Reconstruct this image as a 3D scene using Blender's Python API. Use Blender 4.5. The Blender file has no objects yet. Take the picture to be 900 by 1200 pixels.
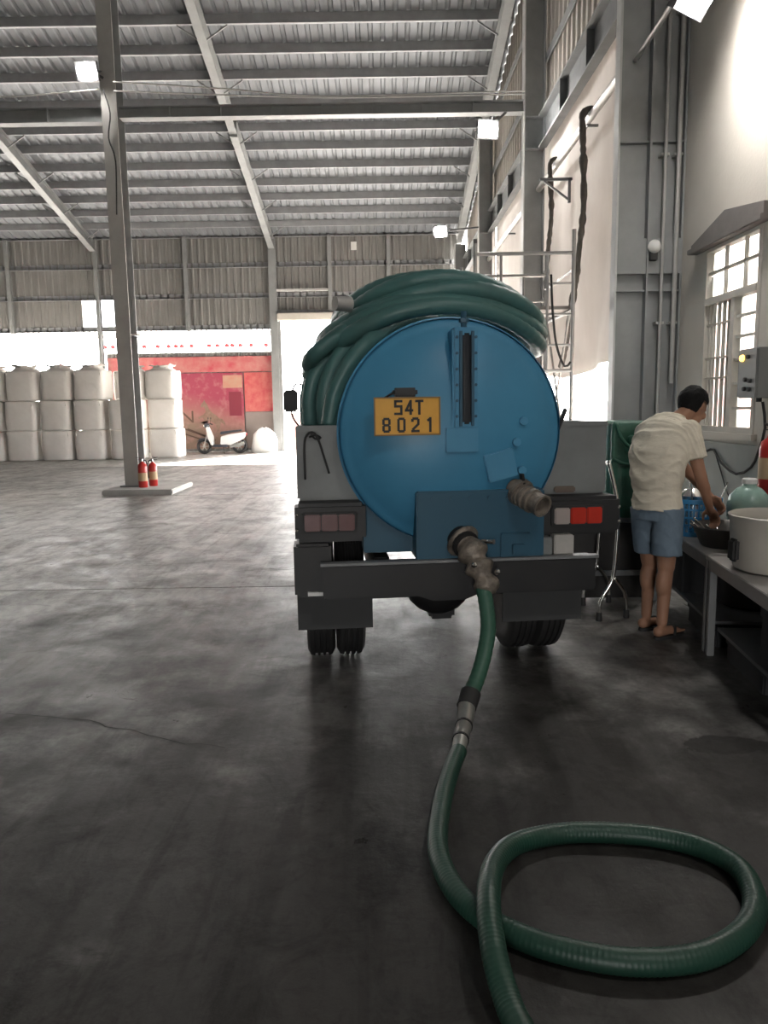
import bpy, bmesh, math, random
from mathutils import Vector, Matrix, Euler, noise

random.seed(7)
SC = bpy.context.scene
COL = SC.collection
R = math.radians
V = Vector

# ------------------------------------------------------------------ camera
cd = bpy.data.cameras.new('camera')
cd.sensor_fit = 'AUTO'; cd.sensor_width = 36.0; cd.lens = 880 * 36 / 1200
cd.clip_end = 500
cam = bpy.data.objects.new('camera', cd); COL.objects.link(cam)
PITCH, ROLL = R(7.9), R(0.9)
fw = V((0, math.cos(PITCH), -math.sin(PITCH)))
r0 = V((1, 0, 0)); u0 = r0.cross(fw)
rt = r0 * math.cos(ROLL) - u0 * math.sin(ROLL)
up = u0 * math.cos(ROLL) + r0 * math.sin(ROLL)
m = Matrix((rt, up, -fw)).transposed().to_4x4()
m.translation = V((0, 0, 1.5))
cam.matrix_world = m
SC.camera = cam

# ------------------------------------------------------------------ world, sun, exposure
w = bpy.data.worlds.new('world'); SC.world = w; w.use_nodes = True
bg = w.node_tree.nodes['Background']
bg.inputs[0].default_value = (1.0, 0.985, 0.965, 1)
bg.inputs[1].default_value = 14.0
sd = bpy.data.lights.new('sun', 'SUN'); sd.energy = 55.0; sd.angle = R(1.0); sd.color = (1, 0.95, 0.87)
sun = bpy.data.objects.new('sun', sd); COL.objects.link(sun)
sun.rotation_euler = V((-0.40, -0.74, -0.52)).to_track_quat('-Z', 'Y').to_euler()
sun.location = (6, 40, 30)
vs = SC.view_settings
vs.view_transform = 'Standard'; vs.look = 'None'; vs.gamma = 1; vs.use_curve_mapping = False
vs.exposure = 0.5
SC.cycles.use_denoising = True
SC.cycles.max_bounces = 8
SC.cycles.diffuse_bounces = 5
SC.cycles.sample_clamp_indirect = 6.0
SC.cycles.caustics_reflective = False
SC.cycles.caustics_refractive = False

def portal(loc, sx, sy, direction):
    d = bpy.data.lights.new('daylight_portal', 'AREA'); d.shape = 'RECTANGLE'; d.size = sx; d.size_y = sy
    d.cycles.is_portal = True
    o = bpy.data.objects.new('daylight_portal', d); COL.objects.link(o)
    o.location = loc; o.rotation_euler = V(direction).to_track_quat('-Z', 'Z').to_euler()
# openings of the hall: the far door, the far left opening, the gap under the canvas, an added opening behind the camera
portal((-0.6, 27.6, 2.3), 5.9, 4.6, (0, -1, 0))
portal((-13.6, 27.6, 2.15), 7.2, 4.3, (0, -1, 0))
portal((-6.9, 27.6, 3.97), 6.0, 0.75, (0, -1, 0))
portal((3.12, 17.6, 1.0), 19.0, 2.0, (-1, 0, 0))
portal((-1.0, -10.1, 1.6), 2.4, 3.2, (0, 1, 0))

# ------------------------------------------------------------------ materials
MATS = {}
def mat(name, col, rough=0.6, metal=0.0, var=0.0, scale=4.0, bump=0.0, bscale=30.0, col2=None,
        emit=None, estr=0.0, trans=0.0, alpha=1.0, spec=0.5, stretch=None, ior=1.45, detail=6.0):
    if name in MATS: return MATS[name]
    m = bpy.data.materials.new(name); m.use_nodes = True; MATS[name] = m
    nt = m.node_tree; n = nt.nodes; L = nt.links
    b = n['Principled BSDF']
    b.inputs['Base Color'].default_value = (*col, 1)
    b.inputs['Roughness'].default_value = rough
    b.inputs['Metallic'].default_value = metal
    b.inputs['Specular IOR Level'].default_value = spec
    b.inputs['IOR'].default_value = ior
    if trans: b.inputs['Transmission Weight'].default_value = trans
    if alpha < 1: b.inputs['Alpha'].default_value = alpha
    if emit:
        b.inputs['Emission Color'].default_value = (*emit, 1); b.inputs['Emission Strength'].default_value = estr
    if var or bump:
        tc = n.new('ShaderNodeTexCoord'); src = tc.outputs['Object']
        if stretch:
            mp = n.new('ShaderNodeMapping'); mp.inputs['Scale'].default_value = stretch
            L.new(src, mp.inputs['Vector']); src = mp.outputs['Vector']
    if var:
        nz = n.new('ShaderNodeTexNoise'); nz.inputs['Scale'].default_value = scale; nz.inputs['Detail'].default_value = detail
        nz.inputs['Roughness'].default_value = 0.62
        L.new(src, nz.inputs['Vector'])
        rp = n.new('ShaderNodeValToRGB')
        c2 = col2 if col2 else tuple(c * 0.45 for c in col)
        rp.color_ramp.elements[0].position = 0.5 - 0.28; rp.color_ramp.elements[1].position = 0.5 + 0.2
        f = var
        rp.color_ramp.elements[0].color = (*[c * (1 - f) + d * f for c, d in zip(col, c2)], 1)
        rp.color_ramp.elements[1].color = (*col, 1)
        L.new(nz.outputs['Fac'], rp.inputs['Fac']); L.new(rp.outputs['Color'], b.inputs['Base Color'])
        mr = n.new('ShaderNodeMapRange')
        mr.inputs['To Min'].default_value = min(1, rough + 0.12); mr.inputs['To Max'].default_value = max(0.05, rough - 0.1)
        L.new(nz.outputs['Fac'], mr.inputs['Value']); L.new(mr.outputs['Result'], b.inputs['Roughness'])
    if bump:
        n2 = n.new('ShaderNodeTexNoise'); n2.inputs['Scale'].default_value = bscale; n2.inputs['Detail'].default_value = 5
        L.new(src, n2.inputs['Vector'])
        bp = n.new('ShaderNodeBump'); bp.inputs['Strength'].default_value = bump; bp.inputs['Distance'].default_value = 0.02
        L.new(n2.outputs['Fac'], bp.inputs['Height']); L.new(bp.outputs['Normal'], b.inputs['Normal'])
    return m

# ------------------------------------------------------------------ mesh builder
class MB:
    def __init__(s): s.v = []; s.f = []
    def add(s, vs, fs):
        o = len(s.v); s.v += [V(p) for p in vs]; s.f += [tuple(i + o for i in f) for f in fs]; return s
    def box(s, x0, x1, y0, y1, z0, z1):
        return s.add([(x0,y0,z0),(x1,y0,z0),(x1,y1,z0),(x0,y1,z0),(x0,y0,z1),(x1,y0,z1),(x1,y1,z1),(x0,y1,z1)],
            [(0,3,2,1),(4,5,6,7),(0,1,5,4),(1,2,6,5),(2,3,7,6),(3,0,4,7)])
    def obox(s, c, size, rot=(0,0,0)):
        M = Euler([R(a) for a in rot]).to_matrix(); o = MB()
        o.box(*[q for d in size for q in (-d/2, d/2)])
        return s.add([M @ p + V(c) for p in o.v], o.f)
    def bar(s, p0, p1, wd, ht, upv=(0,0,1)):
        p0, p1 = V(p0), V(p1); d = (p1 - p0).normalized(); u = V(upv)
        sd_ = d.cross(u); sd_ = sd_.normalized() if sd_.length > 1e-4 else V((1,0,0)); u = sd_.cross(d).normalized()
        a, b = sd_ * wd / 2, u * ht / 2
        vs = [p + x for p in (p0, p1) for x in (-a-b, a-b, a+b, -a+b)]
        return s.add(vs, [(0,3,2,1),(4,5,6,7),(0,1,5,4),(1,2,6,5),(2,3,7,6),(3,0,4,7)])
    def tube(s, pts, r, n=10, caps=True, closed=False):
        pts = [V(p) for p in pts]; N = len(pts)
        rs = r if isinstance(r, (list, tuple)) else [r] * N
        t0 = (pts[1] - pts[0]).normalized()
        a = t0.orthogonal().normalized(); vs = []
        for i, p in enumerate(pts):
            t = (pts[min(i+1, N-1)] - pts[max(i-1, 0)])
            t = t.normalized() if t.length > 1e-9 else t0
            a = (a - t * a.dot(t)).normalized(); b = t.cross(a)
            for k in range(n):
                q = 2 * math.pi * k / n
                vs.append(p + (a * math.cos(q) + b * math.sin(q)) * rs[i])
        fs = [(i*n+k, i*n+(k+1) % n, (i+1)*n+(k+1) % n, (i+1)*n+k) for i in range(N-1) for k in range(n)]
        if caps: fs += [tuple(range(n))[::-1], tuple((N-1)*n + k for k in range(n))]
        return s.add(vs, fs)
    def cyl(s, p0, p1, r0_, r1_=None, n=16): return s.tube([p0, p1], [r0_, r0_ if r1_ is None else r1_], n)
    def lathe(s, prof, c=(0,0,0), axis=(0,0,1), n=24, caps=True):
        ax = V(axis).normalized(); a = ax.orthogonal().normalized(); b = ax.cross(a); c = V(c)
        vs = [c + ax * h + (a * math.cos(2*math.pi*k/n) + b * math.sin(2*math.pi*k/n)) * r for r, h in prof for k in range(n)]
        N = len(prof)
        fs = [(i*n+k, i*n+(k+1) % n, (i+1)*n+(k+1) % n, (i+1)*n+k) for i in range(N-1) for k in range(n)]
        if caps: fs += [tuple(range(n))[::-1], tuple((N-1)*n + k for k in range(n))]
        return s.add(vs, fs)
    def ell(s, c, ax, n=14, mrings=9):
        """ellipsoid with axis vectors ax (3 vectors)"""
        c = V(c); A, B, Cc = [V(q) for q in ax]; vs = []; fs = []
        for i in range(1, mrings):
            th = math.pi * i / mrings
            for k in range(n):
                ph = 2*math.pi*k/n
                vs.append(c + (A*math.cos(ph) + B*math.sin(ph)) * math.sin(th) + Cc * math.cos(th))
        t = len(vs); vs += [c + Cc, c - Cc]
        for i in range(mrings-2):
            for k in range(n): fs.append((i*n+k, (i+1)*n+k, (i+1)*n+(k+1) % n, i*n+(k+1) % n))
        for k in range(n):
            fs.append((t, k, (k+1) % n)); o = (mrings-2)*n; fs.append((t+1, o+(k+1) % n, o+k))
        return s.add(vs, fs)
    def sph(s, c, r, n=14, mrings=9): return s.ell(c, ((r,0,0),(0,r,0),(0,0,r)), n, mrings)
    def caps(s, p0, p1, ra, rb, n=14):
        s.cyl(p0, p1, ra, rb, n); s.sph(p0, ra, n); s.sph(p1, rb, n); return s
    def loft(s, rings, caps=True):
        n = len(rings[0]); vs = [p for r in rings for p in r]; N = len(rings)
        fs = [(i*n+k, i*n+(k+1) % n, (i+1)*n+(k+1) % n, (i+1)*n+k) for i in range(N-1) for k in range(n)]
        if caps: fs += [tuple(range(n))[::-1], tuple((N-1)*n+k for k in range(n))]
        return s.add(vs, fs)
    def prism(s, poly, d):
        n = len(poly); a = [V(p) for p in poly]; d = V(d)
        return s.add(a + [p + d for p in a], [tuple(range(n))[::-1], tuple(range(n, 2*n))] +
                     [(i, (i+1) % n, n+(i+1) % n, n+i) for i in range(n)])
    def corr(s, o, u, v, L, H, pitch=0.25, depth=0.03, nrm=None, top=None):
        """corrugated sheet: ribs repeat along u, run along v; top(x) may give the height"""
        o, u, v = V(o), V(u).normalized(), V(v).normalized(); nr = V(nrm) if nrm else u.cross(v)
        prof = []; x = 0.0
        while x < L - 1e-6:
            for fx, dz in ((0,0),(0.55,0),(0.65,1),(0.9,1),(1.0,0)):
                if x + fx*pitch <= L + 1e-6: prof.append((x + fx*pitch, dz*depth))
            x += pitch
        if prof[-1][0] < L - 1e-4: prof.append((L, 0.0))
        vs = []
        for px_, d in prof:
            h = top(px_) if top else H
            vs += [o + u*px_ + nr*d, o + u*px_ + nr*d + v*h]
        return s.add(vs, [(2*i, 2*i+2, 2*i+3, 2*i+1) for i in range(len(prof)-1)])
    def build(s, name, material, parent=None, smooth=False, bevel=0.0, seg=2, fix=True):
        lo = V([min(p[i] for p in s.v) for i in range(3)]); hi = V([max(p[i] for p in s.v) for i in range(3)])
        org = V(((lo.x+hi.x)/2, (lo.y+hi.y)/2, lo.z))
        me = bpy.data.meshes.new(name)
        me.from_pydata([p - org for p in s.v], [], s.f); me.update()
        if fix or bevel:
            bm = bmesh.new(); bm.from_mesh(me)
            if fix: bmesh.ops.recalc_face_normals(bm, faces=bm.faces)
            if bevel:
                eds = [e for e in bm.edges if len(e.link_faces) == 2 and e.calc_face_angle(0) > 0.6]
                bmesh.ops.bevel(bm, geom=eds, offset=bevel, segments=seg, affect='EDGES', clamp_overlap=True)
            bm.to_mesh(me); bm.free()
        if smooth:
            me.polygons.foreach_set('use_smooth', [True] * len(me.polygons))
            if smooth != 'all': me.set_sharp_from_angle(angle=R(38))
        me.materials.append(material)
        o = bpy.data.objects.new(name, me); COL.objects.link(o)
        o.location = org
        if parent: o.parent = parent; o.location = org - ORG.get(parent.name, V())
        return o

ORG = {}     # world origin of unrotated parents, so that parts can be built in world coordinates
def tag(o, label=None, cat=None, group=None, kind=None):
    if label: o['label'] = label
    if cat: o['category'] = cat
    if group: o['group'] = group
    if kind: o['kind'] = kind
    return o
def thing(name, label, cat, loc=(0,0,0), group=None, rz=0.0, local=False):
    o = bpy.data.objects.new(name, None); COL.objects.link(o); o.empty_display_size = 0.1
    o.location = loc; o.rotation_euler = (0, 0, rz); tag(o, label, cat, group)
    ORG[o.name] = V() if local else V(loc)
    return o
def struct(name, label=None, loc=(0,0,0)):
    o = bpy.data.objects.new(name, None); COL.objects.link(o); o['kind'] = 'structure'; o.location = loc
    if label: o['label'] = label
    ORG[o.name] = V(loc); return o
def as_part_parent(o):
    """let parts under a mesh part be built in the same coordinates as that part"""
    base = V(o.location)
    if o.parent: base = base + ORG.get(o.parent.name, V())
    ORG[o.name] = base; return o
def copy_tree(o, parent=None):
    c = o.copy(); COL.objects.link(c); c.parent = parent
    for ch in o.children: copy_tree(ch, c)
    return c
def spline(pts, step=0.02, closed=False):
    pts = [V(p) for p in pts]; P = ([pts[-1]] + pts + pts[:2]) if closed else ([pts[0]*2 - pts[1]] + pts + [pts[-1]*2 - pts[-2]])
    out = []
    for i in range(1, len(P)-2):
        a, b, c, d = P[i-1], P[i], P[i+1], P[i+2]; n = max(2, int((c-b).length / step))
        for k in range(n):
            t = k / n
            out.append(0.5*((2*b) + (c-a)*t + (2*a-5*b+4*c-d)*t*t + (3*b-a-3*c+d)*t**3))
    if not closed: out.append(pts[-1])
    return out
def text_mesh(name, body, size, M, material, parent, depth=0.002, sx=1.0):
    cu = bpy.data.curves.new(name, 'FONT'); cu.body = body; cu.size = size; cu.extrude = depth
    cu.align_x = 'CENTER'; cu.align_y = 'CENTER'; cu.offset = 0.0
    t = bpy.data.objects.new(name, cu); COL.objects.link(t)
    dg = bpy.context.evaluated_depsgraph_get()
    me = bpy.data.meshes.new_from_object(t.evaluated_get(dg)); bpy.data.objects.remove(t)
    bpy.data.curves.remove(cu)
    for v_ in me.vertices: v_.co.x *= sx
    me.materials.clear(); me.materials.append(material); me.name = name
    o = bpy.data.objects.new(name, me); COL.objects.link(o)
    o.parent = parent
    off = ORG.get(parent.name, V()) if parent else V()
    MM = M.copy(); MM.translation = MM.translation - off
    o.matrix_local = MM
    return o
def remeshed(mb, name, material, parent, voxel=0.008, smooth=4, fold=0.0):
    o = mb.build(name, material, None, smooth='all')
    md = o.modifiers.new('remesh', 'REMESH'); md.mode = 'VOXEL'; md.voxel_size = voxel
    ms = o.modifiers.new('smooth', 'SMOOTH'); ms.iterations = smooth; ms.factor = 0.5
    dg = bpy.context.evaluated_depsgraph_get(); dg.update()
    me = bpy.data.meshes.new_from_object(o.evaluated_get(dg))
    o.modifiers.clear(); old = o.data; o.data = me; bpy.data.meshes.remove(old); me.name = name
    if fold:                                             # cloth creases as real relief
        nr = [v_.normal.copy() for v_ in me.vertices]
        for v_, nn in zip(me.vertices, nr):
            p = V((v_.co.x*5 + v_.co.y*5, v_.co.y*3, v_.co.z*11 + 3.5*math.sin(v_.co.x*9 + v_.co.y*7)))
            a = 1 - abs(noise.noise(p)) * 2.2; b2 = noise.noise(v_.co * 24)
            v_.co += nn * fold * (max(a, 0) ** 2 - 0.35 + 0.3*b2)
    me.polygons.foreach_set('use_smooth', [True] * len(me.polygons))
    if not me.materials: me.materials.append(material)
    if parent:
        loc = V(o.location) - ORG.get(parent.name, V()); o.parent = parent; o.location = loc
    return o
# ------------------------------------------------------------------ shared materials
M_roof = mat('roof_sheet_metal', (0.2, 0.21, 0.228), 0.55, 0.2, var=0.6, scale=1.3, col2=(0.13,0.13,0.13), stretch=(3,1,1))
M_clad = mat('wall_cladding_metal', (0.25, 0.245, 0.235), 0.6, 0.1, var=0.7, scale=1.1, col2=(0.13,0.12,0.11), stretch=(1,1,0.4))
M_clad_r = mat('side_cladding_metal', (0.62, 0.58, 0.53), 0.6, 0.05, var=0.7, scale=0.9, col2=(0.36,0.31,0.27), stretch=(1,1,0.5))
M_steel = mat('painted_grey_steel', (0.28, 0.285, 0.285), 0.5, 0.1, var=0.5, scale=2.5)
M_steel_d = mat('dark_grey_steel', (0.2, 0.205, 0.21), 0.5, 0.15, var=0.5, scale=2.5)
M_purlin = mat('purlin_steel', (0.34, 0.345, 0.355), 0.55, 0.1, var=0.5, scale=3)
M_plaster = mat('cream_plaster', (0.63, 0.585, 0.525), 0.85, 0, var=0.35, scale=1.2, col2=(0.42,0.38,0.34), bump=0.15, bscale=40)
M_white = mat('white_paint', (0.75, 0.74, 0.72), 0.6, 0, var=0.2, scale=5)
M_dkwood = mat('grey_trim', (0.2, 0.18, 0.17), 0.7, 0, var=0.4, scale=5)
M_black = mat('black_rubber', (0.018, 0.018, 0.019), 0.65, 0, var=0.5, scale=8, col2=(0.05,0.048,0.045))
M_chrome = mat('chrome', (0.75, 0.74, 0.72), 0.16, 1.0)
M_galv = mat('galvanised_pipe', (0.5, 0.49, 0.47), 0.4, 0.5, var=0.4, scale=6)
M_canvas = mat('cream_canvas', (0.68, 0.65, 0.625), 0.9, 0, var=0.75, scale=0.8, col2=(0.45,0.415,0.385), bump=0.25, bscale=3, stretch=(1,1,0.5))
def make_translucent(m, fac):
    nt = m.node_tree; b = nt.nodes['Principled BSDF']; out = nt.nodes['Material Output']
    tr_ = nt.nodes.new('ShaderNodeBsdfTranslucent'); mx_ = nt.nodes.new('ShaderNodeMixShader'); mx_.inputs[0].default_value = fac
    src = b.inputs['Base Color']
    if src.links: nt.links.new(src.links[0].from_socket, tr_.inputs[0])
    else: tr_.inputs[0].default_value = src.default_value
    nt.links.new(b.outputs[0], mx_.inputs[1]); nt.links.new(tr_.outputs[0], mx_.inputs[2]); nt.links.new(mx_.outputs[0], out.inputs[0])
make_translucent(M_canvas, 0.14)
M_cable = mat('dark_cable', (0.03, 0.03, 0.03), 0.6)
M_conc = mat('pale_concrete', (0.5, 0.49, 0.47), 0.8, 0, var=0.5, scale=3)

def floor_material():
    m = bpy.data.materials.new('stained_concrete_floor'); m.use_nodes = True
    nt = m.node_tree; n = nt.nodes; L = nt.links; b = n['Principled BSDF']
    g = n.new('ShaderNodeNewGeometry'); pos = g.outputs['Position']
    def nz(scale, detail=8, rough=0.6, st=(1,1,1), dist=0.0):
        mp = n.new('ShaderNodeMapping'); mp.inputs['Scale'].default_value = st; L.new(pos, mp.inputs['Vector'])
        t = n.new('ShaderNodeTexNoise'); t.inputs['Scale'].default_value = scale; t.inputs['Detail'].default_value = detail
        t.inputs['Roughness'].default_value = rough; t.inputs['Distortion'].default_value = dist
        L.new(mp.outputs['Vector'], t.inputs['Vector']); return t.outputs['Fac']
    def ramp(f, p0, p1, c0, c1):
        r = n.new('ShaderNodeValToRGB'); e = r.color_ramp.elements
        e[0].position = p0; e[1].position = p1; e[0].color = (*c0, 1); e[1].color = (*c1, 1); L.new(f, r.inputs['Fac']); return r.outputs['Color']
    def mul(a, bb, fac=1.0):
        x = n.new('ShaderNodeMix'); x.data_type = 'RGBA'; x.blend_type = 'MULTIPLY'; x.inputs[0].default_value = fac
        L.new(a, x.inputs[6]); L.new(bb, x.inputs[7]); return x.outputs[2]
    c = ramp(nz(0.45, 9, 0.62, dist=0.6), 0.3, 0.7, (0.31, 0.3, 0.285), (0.64, 0.62, 0.59))
    c = mul(c, ramp(nz(2.6, 10, 0.7, (1, 0.45, 1)), 0.3, 0.66, (0.62, 0.61, 0.6), (1, 1, 1)))
    c = mul(c, ramp(nz(1.3, 10, 0.7, dist=1.5), 0.37, 0.47, (0.55, 0.535, 0.525), (1, 1, 1)))
    c = mul(c, ramp(nz(0.8, 10, 0.72, (1.6, 0.5, 1), 0.8), 0.38, 0.52, (0.58, 0.57, 0.56), (1, 1, 1)))
    c = mul(c, ramp(nz(4.5, 9, 0.75, (0.5, 1.6, 1), 1.0), 0.36, 0.43, (0.55, 0.54, 0.53), (1, 1, 1)))
    c = mul(c, ramp(nz(26, 4, 0.7), 0.25, 0.6, (0.8, 0.8, 0.8), (1, 1, 1)))
    wob = nz(1.9, 8, 0.65); wob2 = nz(7, 6, 0.65)
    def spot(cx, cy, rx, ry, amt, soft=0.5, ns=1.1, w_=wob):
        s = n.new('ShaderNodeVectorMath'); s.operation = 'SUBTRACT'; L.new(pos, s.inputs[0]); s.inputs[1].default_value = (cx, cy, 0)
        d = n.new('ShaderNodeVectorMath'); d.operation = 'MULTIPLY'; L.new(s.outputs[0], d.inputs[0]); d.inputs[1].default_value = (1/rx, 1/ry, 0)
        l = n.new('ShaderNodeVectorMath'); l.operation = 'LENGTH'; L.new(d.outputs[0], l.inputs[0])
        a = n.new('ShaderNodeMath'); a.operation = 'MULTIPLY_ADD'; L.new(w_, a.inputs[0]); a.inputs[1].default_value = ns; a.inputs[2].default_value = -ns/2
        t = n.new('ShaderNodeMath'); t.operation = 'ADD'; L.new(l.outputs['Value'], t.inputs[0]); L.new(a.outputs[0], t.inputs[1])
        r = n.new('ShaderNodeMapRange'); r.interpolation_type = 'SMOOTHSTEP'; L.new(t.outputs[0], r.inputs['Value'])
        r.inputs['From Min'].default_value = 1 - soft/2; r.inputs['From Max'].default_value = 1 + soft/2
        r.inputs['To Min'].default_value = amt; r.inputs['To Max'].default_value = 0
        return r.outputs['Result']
    # oil and water marks; the two widest also paint in foreground shade
    stain_shade = [spot(0.2, 3.2, 1.5, 2.1, 0.8, 0.8, 1.6), spot(0.3, 1.1, 5.2, 4.2, 0.93, 1.2, 2.0), spot(1.5, 3.14, 0.2, 0.1, 0.98, 0.25, 1.5, wob2),
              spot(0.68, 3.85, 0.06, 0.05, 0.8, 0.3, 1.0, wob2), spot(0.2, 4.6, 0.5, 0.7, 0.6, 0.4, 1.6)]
    tot = stain_shade[0]
    for s_ in stain_shade[1:]:
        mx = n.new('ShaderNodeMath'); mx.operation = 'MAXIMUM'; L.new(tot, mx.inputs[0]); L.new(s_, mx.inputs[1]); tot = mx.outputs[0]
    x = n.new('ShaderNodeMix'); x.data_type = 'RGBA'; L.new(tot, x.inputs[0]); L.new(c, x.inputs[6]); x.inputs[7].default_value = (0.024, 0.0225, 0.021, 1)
    fin = mul(x.outputs[2], ramp(nz(3.4, 10, 0.75, (1, 0.7, 1), 0.8), 0.36, 0.5, (0.55, 0.54, 0.53), (1, 1, 1)))
    fin = mul(fin, ramp(nz(9.0, 8, 0.75, (1.2, 0.6, 1), 0.4), 0.34, 0.48, (0.68, 0.67, 0.66), (1, 1, 1)))
    # tyre tracks and scuffs: long streaks along the driving direction
    fin = mul(fin, ramp(nz(2.2, 6, 0.6, (3.2, 0.22, 1), 0.5), 0.38, 0.5, (0.7, 0.69, 0.68), (1, 1, 1)))
    L.new(fin, b.inputs['Base Color'])
    sr = n.new('ShaderNodeMapRange'); L.new(tot, sr.inputs['Value']); sr.inputs['To Min'].default_value = 0.5; sr.inputs['To Max'].default_value = 0.1
    L.new(sr.outputs['Result'], b.inputs['Specular IOR Level'])   # sheen cut in the stained and shade-darkened zones
    rr = n.new('ShaderNodeMapRange'); L.new(nz(2.4, 10, 0.72, dist=0.6), rr.inputs['Value']); rr.inputs['From Min'].default_value = 0.3; rr.inputs['From Max'].default_value = 0.7
    rr.inputs['To Min'].default_value = 0.25; rr.inputs['To Max'].default_value = 0.62
    L.new(rr.outputs['Result'], b.inputs['Roughness'])
    bp = n.new('ShaderNodeBump'); bp.inputs['Strength'].default_value = 0.22; bp.inputs['Distance'].default_value = 0.01
    L.new(nz(18, 8, 0.7), bp.inputs['Height']); L.new(bp.outputs['Normal'], b.inputs['Normal'])
    return m
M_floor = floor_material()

# ------------------------------------------------------------------ ground and floor
EAVE_Y, RIDGE_Y = 27.4, 6.0
def zr(y): return 7.6 + 0.25*(EAVE_Y - y) if y >= RIDGE_Y else 7.6 + 0.25*(EAVE_Y - RIDGE_Y) - 0.25*(RIDGE_Y - y)
XL, XR = -18.0, 3.0
M_ground = mat('pale_yard_concrete', (0.6, 0.585, 0.56), 0.9, 0, var=0.3, scale=0.5)
g = MB().box(-140, 140, -120, 160, -0.4, -0.09).build('ground', M_ground); tag(g, 'pale concrete yard outside the hall', kind='structure')
fl = MB().box(XL, XR+0.15, -10, EAVE_Y+0.2, -0.09, -0.025).build('floor', mat('joint_filler', (0.03,0.03,0.03), 0.9)); tag(fl, 'stained grey concrete hall floor', kind='structure')
as_part_parent(fl)
jy = [-10.0, -0.8, 6.28, 13.4, 20.5, EAVE_Y+0.2]
for a, b_ in zip(jy[:-1], jy[1:]):
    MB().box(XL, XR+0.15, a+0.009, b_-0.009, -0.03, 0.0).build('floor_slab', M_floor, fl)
def ribbon(pts, wd):
    q = MB(); P = spline(pts, 0.06)
    for i, p in enumerate(P): P[i] = p + V((noise.noise(p*9)*0.035, noise.noise(p*7+V((5,5,5)))*0.035, 0))
    vs = []
    for i, p in enumerate(P):
        d = (P[min(i+1,len(P)-1)] - P[max(i-1,0)]).normalized(); nn = V((-d.y, d.x, 0)) * wd * (0.4 + 0.6*abs(noise.noise(p*5)))
        vs += [p + nn, p - nn]
    q.add([(v.x, v.y, 0.0012) for v in vs], [(2*i, 2*i+1, 2*i+3, 2*i+2) for i in range(len(P)-1)]); return q
M_crack = mat('crack_dirt', (0.02, 0.019, 0.018), 0.9)
for pts, wd in (([(-1.93,3.62,0),(-1.6,3.55,0),(-1.3,3.42,0),(-1.05,3.3,0),(-0.72,3.2,0)], 0.006), ([(-1.75,10.9,0),(-1.35,11.4,0),(-1.2,12.3,0)], 0.012),
                ([(-1.1,7.0,0),(-0.95,6.95,0),(-0.6,7.1,0)], 0.008), ([(-4.9,9.4,0),(-4.0,9.9,0),(-3.1,11.4,0)], 0.006)):
    ribbon(pts, wd).build('floor_crack', M_crack, fl, fix=False)

# ------------------------------------------------------------------ roof
ceil_mb = MB()
sl = math.hypot(1, 0.25)
ceil_mb.corr((XL, EAVE_Y+0.5, zr(EAVE_Y+0.5)), (1,0,0), (0,-1,0.25), XR+0.3-XL, (EAVE_Y+0.5-RIDGE_Y)*sl, 0.28, 0.035, nrm=(0,0,1))
ceil_mb.corr((XL, -10.2, zr(-10.2)), (1,0,0), (0,1,0.25), XR+0.3-XL, (RIDGE_Y+10.2)*sl, 0.28, 0.035, nrm=(0,0,1))
ceiling = ceil_mb.build('ceiling', M_roof, fix=False); tag(ceiling, 'corrugated grey metal roof', kind='structure'); as_part_parent(ceiling)
# C purlins, each its own part
def purlin(y):
    z = zr(y) - 0.002; q = MB(); h = 0.2
    q.box(XL, XR, y-0.004, y+0.004, z-h, z); q.box(XL, XR, y-0.004, y+0.07, z-h-0.004, z-h+0.004); q.box(XL, XR, y-0.004, y+0.06, z-0.02, z-0.012)
    q.box(XL, XR, y+0.062, y+0.07, z-h, z-h+0.025)
    return q
py = [26.47, 25.63, 24.8, 23.98, 23.09, 22.19, 21.36, 20.36, 19.37, 18.53, 17.65, 16.75, 15.85, 14.95]
for y in py: purlin(y).build('purlin', M_purlin, ceiling)

# portal frame rafters
def rafter(x, label, y0=27.27, y1=RIDGE_Y):
    t = thing('steel_rafter', label, 'beam', (x, y0, zr(y0)-0.5))
    def fl_(dz, w_, th): return MB().add([(x-w_/2,y0,zr(y0)-dz),(x+w_/2,y0,zr(y0)-dz),(x+w_/2,y1,zr(y1)-dz),(x-w_/2,y1,zr(y1)-dz),
            (x-w_/2,y0,zr(y0)-dz+th),(x+w_/2,y0,zr(y0)-dz+th),(x+w_/2,y1,zr(y1)-dz+th),(x-w_/2,y1,zr(y1)-dz+th)],
            [(0,3,2,1),(4,5,6,7),(0,1,5,4),(1,2,6,5),(2,3,7,6),(3,0,4,7)])
    fl_(0.56, 0.2, 0.014).build('bottom_flange', M_steel, t); fl_(0.22, 0.2, 0.014).build('top_flange', M_steel, t)
    fl_(0.55, 0.01, 0.34).build('web', M_steel_d, t)
    for yy in (26.47, 24.8, 23.09, 21.36, 19.37, 17.65):
        for s in (-1, 1):
            MB().bar((x+s*0.08, yy+0.03, zr(yy)-0.52), (x+s*(0.22 if x > 2 and s > 0 else 0.55), yy+0.03, zr(yy)-0.22), 0.03, 0.03).build('flange_brace', M_steel, t)
    MB().box(x-0.1, x+0.1, 20.9, 20.94, zr(20.92)-0.62, zr(20.92)-0.22).build('splice_plate', M_steel, t)
    return t
rafter(-3.8, 'long sloping steel rafter running down to the door post')
rafter(-10.05, 'sloping steel rafter ending above the bright roofline panel beside the bags')
rafter(2.75, 'sloping steel rafter running along the top of the side wall')

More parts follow.
